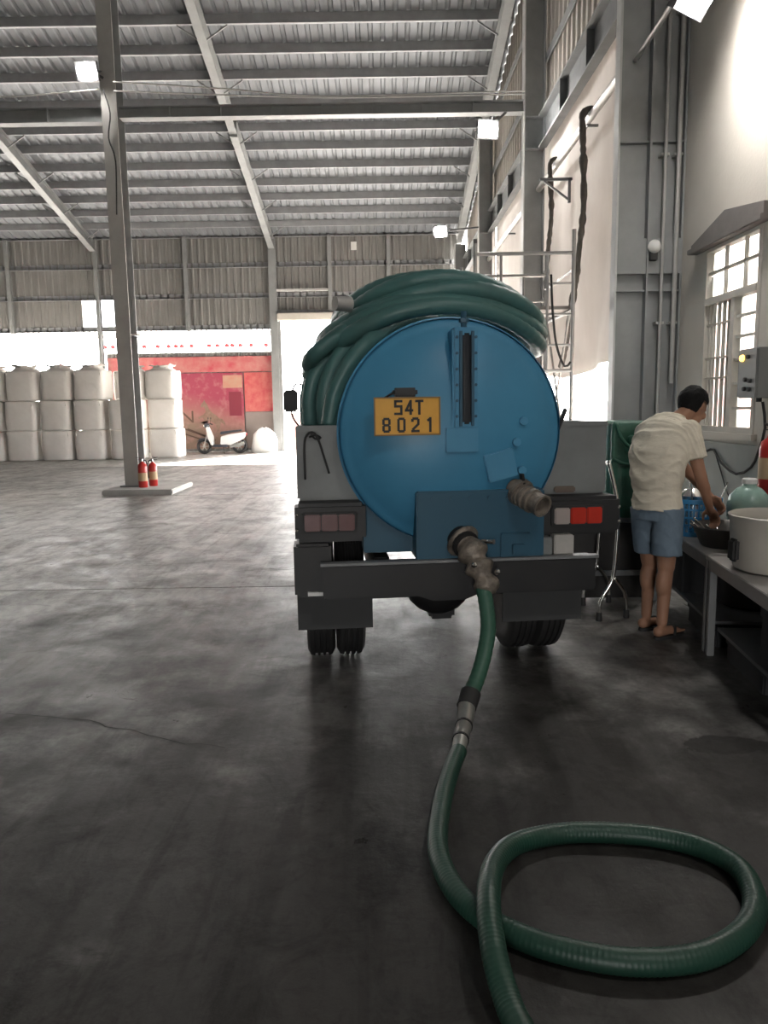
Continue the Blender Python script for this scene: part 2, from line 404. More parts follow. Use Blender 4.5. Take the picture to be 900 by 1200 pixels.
# ------------------------------------------------------------------ far wall
wf = struct('wall_far', 'corrugated metal far wall with steel posts', (-4, EAVE_Y, 0))
posts = [-18.0, -13.1, -10.0, -6.85, -3.8, -1.78, 0.29, 2.75]
gz = [4.36, 5.45, 6.5, 7.52]
M_clear = mat('clear_sheet', (0.95, 0.96, 0.97), 0.25, 0, trans=1.0, ior=1.05)
for a, b_ in zip(posts[:-1], posts[1:]):
    for k in range(3):
        z0, z1 = gz[k], gz[k+1]
        if a >= -3.9 and k == 0: z0 = 4.85
        x0 = a
        if k == 0 and a == -13.1:
            MB().corr((a, EAVE_Y+0.12, z0), (1,0,0), (0,0,1), -10.62-a, z1-z0, 0.25, 0.03, nrm=(0,-1,0)).build('cladding_sheet', M_clad, wf, fix=False)
            continue
        if k == 0 and a == -10.0:
            MB().corr((-9.32, EAVE_Y+0.12, z0), (1,0,0), (0,0,1), b_+9.32, z1-z0, 0.25, 0.03, nrm=(0,-1,0)).build('cladding_sheet', M_clad, wf, fix=False)
            continue
        MB().corr((x0, EAVE_Y+0.12, z0), (1,0,0), (0,0,1), b_-a, z1-z0+(0.25 if k == 2 else 0), 0.25, 0.03, nrm=(0,-1,0)).build('cladding_sheet', M_clad, wf, fix=False)
for x0, x1 in ((-10.6, -10.05), (-9.95, -9.34)):
    tag(MB().box(x0, x1, EAVE_Y+0.1, EAVE_Y+0.106, 4.4, 5.42).build('clear_panel', M_clear, wf), 'clear panel glowing with daylight')
for k, z in enumerate(gz):
    for x0, x1 in ((-18, -3.92), (-3.68, 2.75)):
        zz = 4.85 if (k == 0 and x0 > -4) else z
        q = MB(); q.box(x0, x1, EAVE_Y+0.02, EAVE_Y+0.1, zz-0.02, zz-0.008); q.box(x0, x1, EAVE_Y+0.09, EAVE_Y+0.1, zz-0.02, zz+0.16)
        q.build('girt', M_purlin, wf)
for x in posts[1:-1]:
    main = abs(x+3.8) < 0.1; wd = 0.26 if main else 0.12
    z0 = 0 if (main or x == -10.0) else (4.85 if x > -3.7 else 4.3)
    q = MB(); q.box(x-wd/2, x+wd/2, EAVE_Y-0.12, EAVE_Y-0.1, z0, 7.5); q.box(x-0.012, x+0.012, EAVE_Y-0.1, EAVE_Y+0.08, z0, 7.5); q.box(x-wd/2, x+wd/2, EAVE_Y+0.08, EAVE_Y+0.095, z0, 7.5)
    q.build('post', M_steel, wf)
tag(MB().box(-3.66, 2.5, EAVE_Y-0.3, EAVE_Y+0.06, 4.6, 4.86).build('shutter_box', mat('cream_shutter_steel', (0.6,0.56,0.5), 0.5, 0.1, var=0.3, scale=3), wf, bevel=0.03), 'cream rolled shutter housing above the doorway')
MB().box(-3.66, -3.56, EAVE_Y-0.1, EAVE_Y+0.02, 0, 4.6).build('shutter_guide', M_steel, wf)
# small sheet-metal canopy edge along the strip opening
MB().corr((-18, EAVE_Y+0.12, 4.32), (1,0,0), (0,0.9,-0.12), 14.8, 0.9, 0.2, 0.03, nrm=(0,0,1)).build('canopy_sheet', M_clad_r, wf, fix=False)
tag(MB().box(-1.02, -0.82, EAVE_Y+0.05, EAVE_Y+0.075, 7.02, 7.3).build('wall_notice', M_white), 'small white square notice high on the far wall', 'notice')
t = thing('tube_light', 'unlit fluorescent tube light on the far wall above the doorway', 'light', (-2.75, EAVE_Y-0.1, 5.62))
MB().box(-3.7, -1.8, EAVE_Y-0.1, EAVE_Y-0.02, 5.64, 5.7).build('fitting', M_white, t)
MB().cyl((-3.65, EAVE_Y-0.12, 5.63), (-1.85, EAVE_Y-0.12, 5.63), 0.02, n=8).build('tube', M_white, t)

# left and back walls (beyond the frame; they close the hall)
MB().corr((XL, -10, 0), (0,1,0), (0,0,1), EAVE_Y+10.4, 0, 0.28, 0.03, nrm=(1,0,0), top=lambda s: zr(-10+s)-0.05).build('wall_left', M_clad, fix=False)['kind'] = 'structure'
q = MB()
q.box(XL, -2.2, -10.1, -10, 0, 9); q.box(0.2, XR+0.3, -10.1, -10, 0, 9); q.box(-2.2, 0.2, -10.1, -10, 3.2, 9)  # opening in the unseen wall, put in and sized to light the truck rear
q.build('wall_back', M_clad)['kind'] = 'structure'

# ------------------------------------------------------------------ right wall
wr = struct('wall_right', 'cream plastered side wall with a barred window', (XR, 4, 0))
WY0, WY1, WZ0, WZ1 = 6.1, 7.16, 1.24, 2.9
q = MB(); T = 0.07
q.box(XR, XR+T, -10, WY0, 0, 9.0); q.box(XR, XR+T, WY1, 7.95, 0, 12.2); q.box(XR, XR+T, WY0, WY1, 0, WZ0); q.box(XR, XR+T, WY0, WY1, WZ1, 9.0)
q.build('plaster_wall', M_plaster, wr)
q = MB(); q.prism([(XR+T/2, -10, 9), (XR+T/2, 7.95, 9), (XR+T/2, 7.95, zr(7.95)), (XR+T/2, RIDGE_Y, zr(RIDGE_Y))], (0.02,0,0)); q.build('gable_sheet', M_clad_r, wr)
tag(MB().box(XR-0.012, XR, -4, 7.7, 0, 1.15).build('wainscot', mat('grey_wall_paint', (0.45,0.46,0.44), 0.75, 0, var=0.35, scale=1.5), wr), 'grey painted lower wall')
# corrugated upper cladding in bays
for a, b_ in ((7.95, 14.3), (14.3, 20.8), (20.8, 27.4)):
    MB().corr((XR+0.1, a, 6.5), (0,1,0), (0,0,1), b_-a, 0, 0.3, 0.04, nrm=(-1,0,0), top=lambda s, a=a: zr(a+s)-6.5-0.02).build('cladding_sheet', M_clad_r, wr, fix=False)
    # vertical raised laps of the sheets
    for zz in (7.6, 8.9):
        if zz < zr(b_) - 0.3:
            q = MB(); q.box(XR-0.0, XR+0.02, a, b_, zz-0.08, zz+0.08); q.build('girt', M_steel, wr)
for a, b_ in ((7.95, 14.175), (14.425, 20.675), (20.925, 26.975)):
    t = thing('wall_girder', {7.95:'dark grey girder between the near column and the second column', 14.425:'dark grey girder over the scaffold between second and third column', 20.925:'dark grey girder meeting the far corner of the hall'}[a], 'beam', (XR, a, 6.05))
    q = MB(); q.box(XR-0.02, XR+0.0, a, b_, 6.08, 6.58); q.build('web', M_steel_d, t)
    MB().box(XR-0.14, XR, a, b_, 6.05, 6.08).build('bottom_flange', M_steel_d, t)
    MB().box(XR-0.14, XR+0.05, a+0.001, b_, 6.58, 6.61).build('top_flange', M_steel, t)
    for k in range(1, 4):
        y = a + (b_-a)*k/4; MB().box(XR-0.13, XR-0.02, y-0.008, y+0.008, 6.08, 6.58).build('stiffener', M_steel_d, t)

def wall_column(y, x0, x1, label, ztop, wd=0.3, plates=()):
    t = thing('steel_column', label, 'column', ((x0+x1)/2, y, 0), 'columns along the side wall')
    MB().box(x0, x0+0.02, y-wd/2, y+wd/2, 0, ztop).build('inner_flange', mat('pale_flange_paint', (0.56,0.56,0.55), 0.5, 0.05, var=0.3, scale=3), t)
    MB().box(x1-0.02, x1, y-wd/2, y+wd/2, 0, ztop).build('outer_flange', M_steel, t)
    MB().box(x0+0.02, x1-0.02, y-0.008, y+0.008, 0, ztop).build('web', M_steel, t)
    for z in plates: MB().box(x0+0.02, x1-0.02, y-wd/2+0.01, y+wd/2-0.01, z-0.008, z+0.008).build('stiffener', M_steel, t)
    MB().box(x0-0.08, x1+0.0, y-wd/2-0.06, y+wd/2+0.06, 0, 0.025).build('base_plate', M_steel, t)
    return t
c1 = wall_column(7.8, 2.335, 3.0, 'broad grey steel column standing beside the barred window', zr(7.88)-0.56, 0.15, (2.62, 4.03))
MB().box(2.355, 2.98, 7.72, 7.79, 2.78, 3.12).build('splice_plate', M_steel, c1, bevel=0.004)
MB().box(2.64, 2.66, 7.7, 7.79, 0.02, 11.0).build('vertical_rib', M_steel, c1)
wall_column(14.3, 2.6, 2.98, 'grey steel column behind the scaffold at the end of the cross beam', zr(14.43)-0.56, 0.25, (6.05, 6.6))
wall_column(20.8, 2.62, 2.98, 'far grey steel column between the two distant side girders', zr(20.93)-0.56, 0.25, (6.05,))
wall_column(27.1, 2.6, 2.98, 'grey steel column in the far corner beside the doorway', zr(27.23)-0.56, 0.25)
# conduits and switch on the near column
for x, r_, lab, z0 in ((2.79, 0.017, 'slim vertical conduit on the web of the broad column', 1.3), (2.92, 0.024, 'thicker vertical conduit where broad column meets wall', 1.7)):
    t = thing('conduit', lab, 'pipe', (x, 7.7, z0))
    MB().cyl((x, 7.694, z0), (x, 7.694, 9.0), r_, n=10).build('pipe', M_galv, t)
    for zz in (2.3, 3.9, 5.2): MB().box(x-0.04, x+0.04, 7.695, 7.79, zz-0.012, zz+0.012).build('clip', M_galv, t)
t = thing('wall_siren', 'small round bell on the broad steel column', 'bell', (2.7, 7.66, 2.9))
MB().lathe([(0.02,0.0),(0.06,0.01),(0.065,0.03),(0.05,0.06),(0.02,0.075)], (2.7,7.69,3.03), (0,-1,0), 18).build('gong', M_white, t, smooth=True)
MB().box(2.665, 2.735, 7.66, 7.721, 2.9, 3.0).build('box', M_black, t, bevel=0.006)

# window
win = struct('window_1', 'white framed window with bars', (XR, (WY0+WY1)/2, WZ0))
M_wf = mat('window_frame_paint', (0.62, 0.58, 0.52), 0.55, 0, var=0.4, scale=6)
M_glass = mat('window_glass', (0.92, 0.95, 0.95), 0.12, 0, trans=1.0, ior=1.02)
zt = 2.38
def wbar(y0, y1, z0, z1, name='window_bar', x0=XR+0.01, x1=XR+0.04, mt=None): return MB().box(x0, x1, y0, y1, z0, z1).build(name, mt or M_wf, win)
wbar(WY0, WY1, WZ0, WZ0+0.05, 'window_frame', XR-0.01, XR+0.075); wbar(WY0, WY1, WZ1-0.05, WZ1, 'window_frame', XR-0.01, XR+0.075)
wbar(WY0, WY0+0.05, WZ0+.05, WZ1-.05, 'window_frame', XR-0.01, XR+0.075); wbar(WY1-0.05, WY1, WZ0+.05, WZ1-.05, 'window_frame', XR-0.01, XR+0.075)
wbar(WY0+.05, WY1-.05, zt, zt+0.06, 'transom', XR-0.02, XR+0.075)
ym = 6.56
wbar(ym-0.035, ym+0.035, WZ0+.05, zt, 'mullion', XR-0.01, XR+0.075)
for y in (6.42, 6.78): wbar(y-0.01, y+0.01, zt+.06, WZ1-.05)
wbar(WY0+.05, WY1-.05, 2.65, 2.675)
for z in (1.45, 1.66, 1.86, 2.05, 2.22): wbar(WY0+.05, ym-.035, z-0.011, z+0.011)
for y in (6.68, 6.78, 6.88, 6.98, 7.05): wbar(y-0.009, y+0.009, WZ0+.05, zt)
for z in (1.72, 1.9, 2.2): wbar(ym+.035, WY1-.05, z-0.009, z+0.009)
for y0, y1, z0, z1 in ((WY0+.05, 6.41, 2.45, 2.645), (6.43, 6.77, 2.45, 2.645), (6.79, WY1-.05, 2.45, 2.645), (WY0+.05, 6.41, 2.68, WZ1-.05), (6.43, 6.77, 2.68, WZ1-.05), (6.79, WY1-.05, 2.68, WZ1-.05),
                       (WY0+.05, ym-.035, WZ0+.05, zt), (ym+.035, WY1-.05, WZ0+.05, zt)):
    wbar(y0, y1, z0, z1, 'pane', XR+0.05, XR+0.055, M_glass)
wbar(WY0-0.06, WY1+0.06, WZ0-0.05, WZ0, 'window_sill', XR-0.05, XR+0.12, M_plaster)
tr = struct('trim_1', 'dark pointed moulding above the window', (XR, 6.6, 2.9))
MB().prism([(XR, 5.98, 2.9), (XR, 7.34, 2.9), (XR, 7.34, 2.96), (XR, 6.66, 3.12), (XR, 5.98, 3.02)], (-0.07,0,0)).build('pediment', M_dkwood, tr)
MB().box(XR-0.1, XR, 5.96, 7.36, 2.88, 2.925).build('ledge', M_dkwood, tr, bevel=0.006)
nb = MB().box(5.2, 5.5, 2.5, 12.0, -0.1, 6.2); tag(nb.build('neighbour_wall', M_white), 'pale wall outside the window', kind='structure')

# canvas curtains between the columns, open at the bottom
def canvas(y0, y1, z0, z1, label, seed, out=0.0):
    q = MB(); nu, nv = 46, 22; vs = []
    for j in range(nv+1):
        for i in range(nu+1):
            u = i/nu; v_ = j/nv; y = y0 + (y1-y0)*u; z = z0 + (z1-z0)*v_ - 0.12*(1-v_)*math.sin(u*9+seed)*0.5
            dm = min(1.0, u*14, (1-u)*14)          # the edges are laced straight, so neighbours lap flat
            x = XR + 0.09 + out + dm*(0.1*noise.noise(V((y*0.8+seed, z*0.5, seed))) * (1 - v_*0.6) + 0.05*math.sin(y*3.1+z*1.4+seed)*(1-v_))
            vs.append((x, y, z))
    W = nu+1
    q.add(vs, [(j*W+i, j*W+i+1, (j+1)*W+i+1, (j+1)*W+i) for j in range(nv) for i in range(nu)])
    o = q.build('canvas_curtain', M_canvas, smooth='all', fix=False)
    md = o.modifiers.new('solid', 'SOLIDIFY'); md.thickness = 0.012
    return tag(o, label, 'curtain', 'canvas curtains along the side wall')
canvas(7.96, 14.32, 2.0, 6.48, 'cream canvas curtain hanging between the broad column and second column', 1.3)
canvas(14.28, 20.82, 2.1, 6.48, 'cream canvas curtain hanging behind the scaffold past the second column', 4.1, 0.03)
canvas(20.78, 27.3, 2.1, 6.48, 'cream canvas curtain hanging beside the far corner', 7.7)
t = thing('service_pipe', 'long horizontal pipe running along the canvas side wall', 'pipe', (2.93, 17, 5.3))
for a, b_ in ((7.9, 14.293), (14.307, 20.793), (20.807, 27.093)): MB().cyl((2.9, a, 5.38), (2.9, b_, 5.38), 0.055, n=12).build('pipe', M_galv, t, smooth=True)   # lengths end at the column webs
for y in (11.0, 17.5, 23.5): MB().box(2.88, 3.04, y-0.02, y+0.02, 5.3, 5.33).build('pipe_bracket', M_steel_d, t)
t = thing('wall_bracket', 'dark triangular steel bracket under the long pipe', 'bracket', (2.9, 12.2, 4.5))
MB().bar((2.5, 12.25, 4.97), (3.0, 12.25, 4.97), 0.04, 0.04).build('arm', M_steel_d, t)
MB().bar((2.96, 12.25, 4.99), (2.96, 12.25, 4.62), 0.04, 0.04).build('upright', M_steel_d, t)
MB().bar((2.56, 12.25, 4.95), (2.96, 12.25, 4.66), 0.03, 0.03).build('strut', M_steel_d, t)
def rope(pts, r_, label):
    P = spline(pts, 0.04); rs = [r_*(0.7 + 0.8*abs(noise.noise(p*6))) for p in P]
    tag(MB().tube(P, rs, 8).build('hanging_rope', mat('old_rope', (0.11,0.1,0.09), 0.9, var=0.5, scale=20), smooth='all'), label, 'rope', 'ropes hanging on the canvas')
rope([(2.93,12.9,5.47),(2.86,12.9,5.475),(2.795,12.9,5.4),(2.8,12.91,5.25),(2.84,12.95,4.6),(2.84,13.2,4.0),(2.85,13.4,3.2),(2.84,13.5,2.4)], 0.045, 'dark rope hanging on the canvas beside the second column')
rope([(2.93,10.85,5.475),(2.86,10.85,5.48),(2.785,10.85,5.4),(2.79,10.86,5.25),(2.84,10.95,4.7),(2.86,11.0,4.2),(2.85,11.15,3.7),(2.84,11.25,3.3),(2.84,11.6,2.8),(2.85,11.8,2.45),(2.84,12.1,2.1)], 0.05, 'knotted dark rope hanging on the canvas near the broad column')
# ------------------------------------------------------------------ column in the hall, cross beam, lamps
pad = MB().box(-5.1, -3.82, 13.5, 15.0, 0.0, 0.1).build('column_plinth', M_conc, bevel=0.02); tag(pad, 'low concrete plinth under the free-standing column', 'plinth')
t = thing('hall_column', 'tall free-standing grey steel column on a concrete plinth', 'column', (-4.73, 14.3, 0.1))
zc = zr(14.5) - 0.01
MB().box(-4.87, -4.6, 14.1, 14.118, 0.1, zc).build('front_flange', mat('lamplit_column_paint', (0.42,0.41,0.385), 0.5, 0.05, var=0.4, scale=2.5), t); MB().box(-4.87, -4.6, 14.482, 14.5, 0.1, zc).build('rear_flange', M_steel, t)  # front flange paler than the rest: lamp light put into its colour
MB().box(-4.742, -4.73, 14.118, 14.482, 0.1, zc).build('web', M_steel_d, t); MB().box(-4.95, -4.52, 14.05, 14.56, 0.1, 0.125).build('base_plate', M_steel_d, t)
MB().box(-4.74, -4.6, 14.118, 14.482, 2.9, 2.92).build('stiffener', M_steel, t); MB().box(-4.59, -4.45, 14.15, 14.3, 2.9, 2.92).build('small_shelf', M_white, t)
def cross_beam(x0, x1, y, z, h, label):
    t = thing('cross_beam', label, 'beam', ((x0+x1)/2, y, z))
    MB().box(x0, x1, y-0.1, y+0.1, z, z+0.014).build('bottom_flange', M_steel, t); MB().box(x0, x1, y-0.1, y+0.1, z+h-0.014, z+h).build('top_flange', M_steel, t)
    MB().box(x0, x1, y-0.006, y+0.006, z+0.014, z+h-0.014).build('web', M_steel, t)
    for k in range(1, 8): 
        x = x0 + (x1-x0)*k/8; MB().box(x-0.006, x+0.006, y-0.09, y+0.09, z+0.014, z+h-0.014).build('stiffener', M_steel, t)
cross_beam(-4.6, 2.6, 14.3, 6.68, 0.2, 'long steel cross beam from the free-standing column to the side wall')
cross_beam(-13.0, -4.87, 14.3, 6.62, 0.26, 'steel cross beam running from the free-standing column away from the truck')
def wire(pts, r_, label, name='cable', group='cables strung overhead', m_=None):
    return tag(MB().tube(spline(pts, 0.1), r_, 6).build(name, m_ or M_cable, smooth='all'), label, 'cable', group)
M_wcable = mat('pale_cable', (0.55,0.54,0.52), 0.6)
wire([(-4.6,14.0,7.2),(-2.6,14.0,7.05),(-1.0,14.1,6.95),(2.6,14.15,7.0)], 0.012, 'pale cable strung just above the long cross beam', m_=M_wcable)
wire([(-4.6,14.0,7.05),(-2.6,14.0,6.95),(-0.6,14.1,6.92),(2.6,14.15,6.95)], 0.012, 'lower pale cable lying along the long cross beam', m_=M_wcable)
wire([(-4.88,14.05,7.1),(-5.6,14.05,7.05),(-6.6,14.05,7.0),(-9,14.1,7.1)], 0.012, 'pale cable running from the column lamp along the other cross beam', m_=M_wcable)
wire([(-4.8,14.05,7.1),(-4.7,14.04,6.7),(-4.76,14.06,6.3),(-4.66,14.05,5.9),(-4.7,14.06,5.0)], 0.014, 'dark cable looped down the free-standing column')

M_lens = mat('lit_lamp_lens', (1,1,1), 0.4, emit=(1.0, 0.97, 0.93), estr=230.0)
M_lampbody = mat('lamp_housing', (0.12,0.12,0.125), 0.5, 0.4)
def floodlight(p, d, label, hold, w_=0.34, h_=0.26, strength=None):
    p = V(p); d = V(d).normalized(); rx = d.cross(V((0,0,1))).normalized(); u = rx.cross(d)
    t = thing('floodlight', label, 'floodlight', p, 'lit floodlights in the hall')
    def ob(c0, sx, sd_, su, nm, mt):
        q = MB(); q.add([p + rx*(c0[0]+a*sx/2) + d*(c0[1]+b*sd_/2) + u*(c0[2]+c*su/2) for a, b, c in ((-1,-1,-1),(1,-1,-1),(1,1,-1),(-1,1,-1),(-1,-1,1),(1,-1,1),(1,1,1),(-1,1,1))],
             [(0,3,2,1),(4,5,6,7),(0,1,5,4),(1,2,6,5),(2,3,7,6),(3,0,4,7)]); return q.build(nm, mt, t)
    ob((0,0,0), w_+0.04, 0.07, h_+0.04, 'housing', M_lampbody)
    for k in range(-3, 4): ob((k*w_/8, -0.055, 0), 0.012, 0.05, h_*0.8, 'cooling_fin', M_lampbody)
    q = MB(); q.ell(p + d*0.035, (rx*w_/2, u*h_/2, d*0.07), 16, 10)
    lens = q.build('lens', M_lens if strength is None else strength, t, smooth='all')
    MB().tube(spline([p - rx*(w_/2+0.03), p - rx*(w_/2+0.03) - d*0.12, p - d*0.16, p + rx*(w_/2+0.03) - d*0.12, p + rx*(w_/2+0.03)], 0.04), 0.012, 6).build('yoke', M_lampbody, t)
    MB().bar(p - d*0.16, hold, 0.04, 0.04).build('arm', M_lampbody, t)
    return t
floodlight((-5.02, 13.95, 7.35), (-0.1,-1,-0.35), 'glaring floodlight mounted on the free-standing column', (-4.8, 14.1, 7.3))
floodlight((1.92, 13.95, 6.3), (0.2,-1,-0.1), 'glaring floodlight under the beam end beside the side wall', (2.3, 14.25, 6.7))
floodlight((1.6, 20.5, 6.05), (-0.4,-1,-0.3), 'farther glaring floodlight on an arm near the far corner', (2.65, 20.75, 6.2))
floodlight((2.45, 6.25, 4.62), (0.45,-0.6,-0.55), 'floodlight on a tube arm at the top of the broad column', (2.5, 6.45, 4.84))
floodlight((2.1, -0.6, 6.0), (-0.25,0.72,-0.64), 'added unseen fill floodlight on an arm high on the plaster wall', (3.0, -0.6, 6.2))  # lamp added behind the camera to brighten tank, coil and shirt
tag(MB().cyl((2.49, 7.76, 4.78), (2.5, 6.4, 4.85), 0.022, n=10).build('lamp_tube', M_galv), 'pale tube arm sticking out from the broad column', 'pipe')

# ------------------------------------------------------------------ printed wall below the strip opening
for x0, x1 in ((-9.9, -6.9), (-6.9, -3.93)):
    MB().corr((x0, EAVE_Y+0.2, 0), (1,0,0), (0,0,1), x1-x0, 3.58, 0.2, 0.03, nrm=(0,-1,0)).build('lower_sheet', M_clad, wf, fix=False)
def banner_material():
    m = bpy.data.materials.new('printed_banner'); m.use_nodes = True
    nt = m.node_tree; n = nt.nodes; L = nt.links; b = n['Principled BSDF']; b.inputs['Roughness'].default_value = 0.6
    g_ = n.new('ShaderNodeNewGeometry'); sx = n.new('ShaderNodeSeparateXYZ'); L.new(g_.outputs['Position'], sx.inputs[0])
    def ma(op, a, c):
        x = n.new('ShaderNodeMath'); x.operation = op
        for i, q in enumerate((a, c)):
            if hasattr(q, 'links'): L.new(q, x.inputs[i])
            else: x.inputs[i].default_value = q
        return x.outputs[0]
    nz = n.new('ShaderNodeTexNoise'); nz.inputs['Scale'].default_value = 1.6; nz.inputs['Detail'].default_value = 6; L.new(g_.outputs['Position'], nz.inputs['Vector'])
    # hill line of the picture: falls from left to right
    hx = ma('MULTIPLY', ma('ADD', sx.outputs['X'], 7.9), 1.0)
    line = ma('ADD', ma('MULTIPLY', hx, -0.28), 1.6)
    d = ma('ADD', ma('SUBTRACT', sx.outputs['Z'], line), ma('MULTIPLY', ma('SUBTRACT', nz.outputs['Fac'], 0.5), 0.5))
    r = n.new('ShaderNodeValToRGB'); e = r.color_ramp.elements
    e[0].position = 0.38; e[0].color = (0.24, 0.165, 0.12, 1); e[1].position = 0.75; e[1].color = (0.34, 0.045, 0.085, 1)
    q = e.new(0.52); q.color = (0.36, 0.17, 0.145, 1)
    L.new(ma('ADD', ma('MULTIPLY', d, 0.3), 0.5), r.inputs['Fac'])
    n2 = n.new('ShaderNodeTexNoise'); n2.inputs['Scale'].default_value = 5; n2.inputs['Detail'].default_value = 8; L.new(g_.outputs['Position'], n2.inputs['Vector'])
    mx = n.new('ShaderNodeMix'); mx.data_type = 'RGBA'; L.new(ma('MULTIPLY', ma('MAXIMUM', ma('SUBTRACT', n2.outputs['Fac'], 0.5), 0), 2.2), mx.inputs[0])
    L.new(r.outputs['Color'], mx.inputs[6]); mx.inputs[7].default_value = (0.5, 0.26, 0.24, 1); L.new(mx.outputs[2], b.inputs['Base Color'])
    return m
bn = thing('printed_banner', 'large red and tan printed banner with a rearing horse behind the scooter', 'banner', (-6.8, EAVE_Y+0.14, 0.05))
M_ban = banner_material(); YB = EAVE_Y + 0.14
MB().box(-9.85, -5.02, YB-0.01, YB+0.01, 0.12, 2.84).build('printed_panel', M_ban, bn)
M_red = mat('bright_red_print', (0.45, 0.05, 0.065), 0.55, 0, var=0.6, scale=3.5, col2=(0.66,0.32,0.25))
MB().box(-4.98, -3.95, YB-0.012, YB+0.008, 1.44, 2.84).build('red_panel', M_red, bn)
MB().box(-9.85, -3.95, YB-0.012, YB+0.008, 2.87, 3.42).build('top_panel', mat('mottled_red_print', (0.5,0.07,0.09), 0.6, 0, var=0.8, scale=2.2, col2=(0.55,0.36,0.3)), bn)
MB().box(-4.98, -3.95, YB-0.012, YB+0.008, 0.12, 1.42).build('plain_panel', mat('dusty_tan_panel', (0.28,0.23,0.21), 0.7, 0, var=0.3, scale=3), bn)
MB().box(-5.55, -5.1, YB-0.02, YB-0.012, 1.3, 2.16).build('dark_red_panel', mat('dark_red_print', (0.22,0.03,0.05), 0.6), bn)
MB().box(-5.75, -5.05, YB-0.016, YB-0.011, 2.3, 2.75).build('cream_panel', mat('cream_print', (0.45,0.32,0.22), 0.6, 0, var=0.8, scale=4, col2=(0.5,0.15,0.12)), bn)
M_prb = mat('brown_print', (0.12, 0.07, 0.05), 0.6); M_prw = mat('pale_print', (0.7, 0.5, 0.48), 0.6)
MX = Matrix.Rotation(R(90), 4, 'X')
def put(body, size, x, z, m_, sx=1.0): text_mesh('lettering', body, size, Matrix.Translation((x, YB-0.014, z)) @ MX, m_, bn, 0.003, sx)
put('IEN', 0.62, -7.36, 1.26, M_prb, 1.15); put('OR', 0.36, -8.2, 2.28, M_prw, 1.1)
for k, (xa, xb, za, zb) in enumerate(((-8.0,-6.6,0.95,0.45),(-7.6,-6.3,1.0,0.5),(-7.1,-6.1,0.85,0.42))):
    MB().bar((xa, YB-0.012, za), (xb, YB-0.012, zb), 0.006, 0.05, (0,0,1)).build('print_stripe', M_prb, bn)
hz = [(0,8.6),(0.5,9.6),(1.2,10.2),(1.5,10.9),(1.8,10.1),(2.5,9.2),(3.1,7.6),(4.2,6.4),(5.6,5.6),(6.6,4.6),(7.6,4.4),(8.6,3.4),(8.9,1.6),(8.2,2.6),(7.2,3.2),(6.9,2.0),(6.4,0.4),(5.6,0),(5.7,1.2),(5.2,2.6),(4.0,3.4),
      (2.6,3.9),(1.0,2.7),(-0.4,3.4),(-0.6,2.8),(0.8,1.8),(2.2,2.6),(0.6,4.9),(-0.8,4.4),(-1.0,5.0),(0.8,5.8),(1.7,6.6),(1.7,7.8),(1.1,8.6),(0.5,8.2)]
MB().prism([(-6.6 + x*0.1, YB-0.012, 0.72 + z*0.108) for x, z in hz], (0,-0.006,0)).build('printed_horse', mat('horse_print', (0.2,0.12,0.09), 0.6, var=0.6, scale=6, col2=(0.42,0.3,0.22)), bn, fix=True)

# red lanterns strung outside the strip opening
M_lan = mat('red_lantern_paper', (0.55, 0.04, 0.05), 0.6)
wire([(-13, 28.3, 4.204), (-8, 28.3, 4.203), (-3.6, 28.3, 4.204)], 0.012, 'string carrying the red lanterns outside', m_=M_lan, group='lantern string')
ln0 = None
for k, x in enumerate((-10.2, -9.9, -8.75, -8.25, -7.85, -7.58, -7.36, -7.0, -6.35, -6.05, -5.7, -5.49, -5.2, -4.8, -4.25)):
    if ln0 is None:
        ln0 = MB().lathe([(0.02,0.05),(0.035,0.06),(0.08,0.08),(0.095,0.125),(0.08,0.17),(0.04,0.195),(0.02,0.2),(0.008,0.21),(0.008,0.415)], (0,0,0), n=14).build('paper_lantern', M_lan, smooth=True)
        o = ln0
    else: o = ln0.copy(); COL.objects.link(o)
    o.location = (x, 28.3, 3.79)
    tag(o, 'small red lantern on the string above the printed wall', 'lantern', 'red lanterns on a string')
tag(MB().box(-3.5, -3.34, 28.3, 28.33, 2.78, 4.217).build('hanging_sign', M_white), 'narrow white hanging sign beside the door post', 'sign')
tag(MB().box(-4.0, -3.0, 30.0, 30.2, -0.1, 1.35).build('boundary_wall', mat('dusty_pink_wall', (0.5,0.3,0.27), 0.8, var=0.3, scale=3)), 'low dusty pink wall outside the doorway', 'wall')

# ------------------------------------------------------------------ bulk bags
M_bag = mat('woven_white_bag', (0.76, 0.735, 0.7), 0.8, 0, var=0.35, scale=2.2, col2=(0.46,0.43,0.39), bump=0.35, bscale=7)
def bag_mesh(seed, wx=1.0, wy=0.98, h=0.94, ruff=False):
    q = MB(); n_ = 28; rings = []
    for zz, k in ((0.0,0.9),(0.015,0.97),(0.06,1.0),(0.3,1.015),(0.55,1.02),(0.8,1.01),(0.95,1.0),(0.985,0.96),(1.0,0.85),(1.005,0.3)):
        ring = []
        for i in range(n_):
            a = 2*math.pi*i/n_; c, s_ = math.cos(a), math.sin(a); e = 0.42
            x = math.copysign(abs(c)**e, c)*wx/2*k; y = math.copysign(abs(s_)**e, s_)*wy/2*k
            nn = noise.noise(V((x*2.4+seed*3.1, y*2.4, zz*2.2+seed)))
            ring.append(V((x*(1+0.05*nn), y*(1+0.05*nn), zz*h + 0.02*nn*(zz > 0.1))))
        rings.append(ring)
    return q.loft(rings)
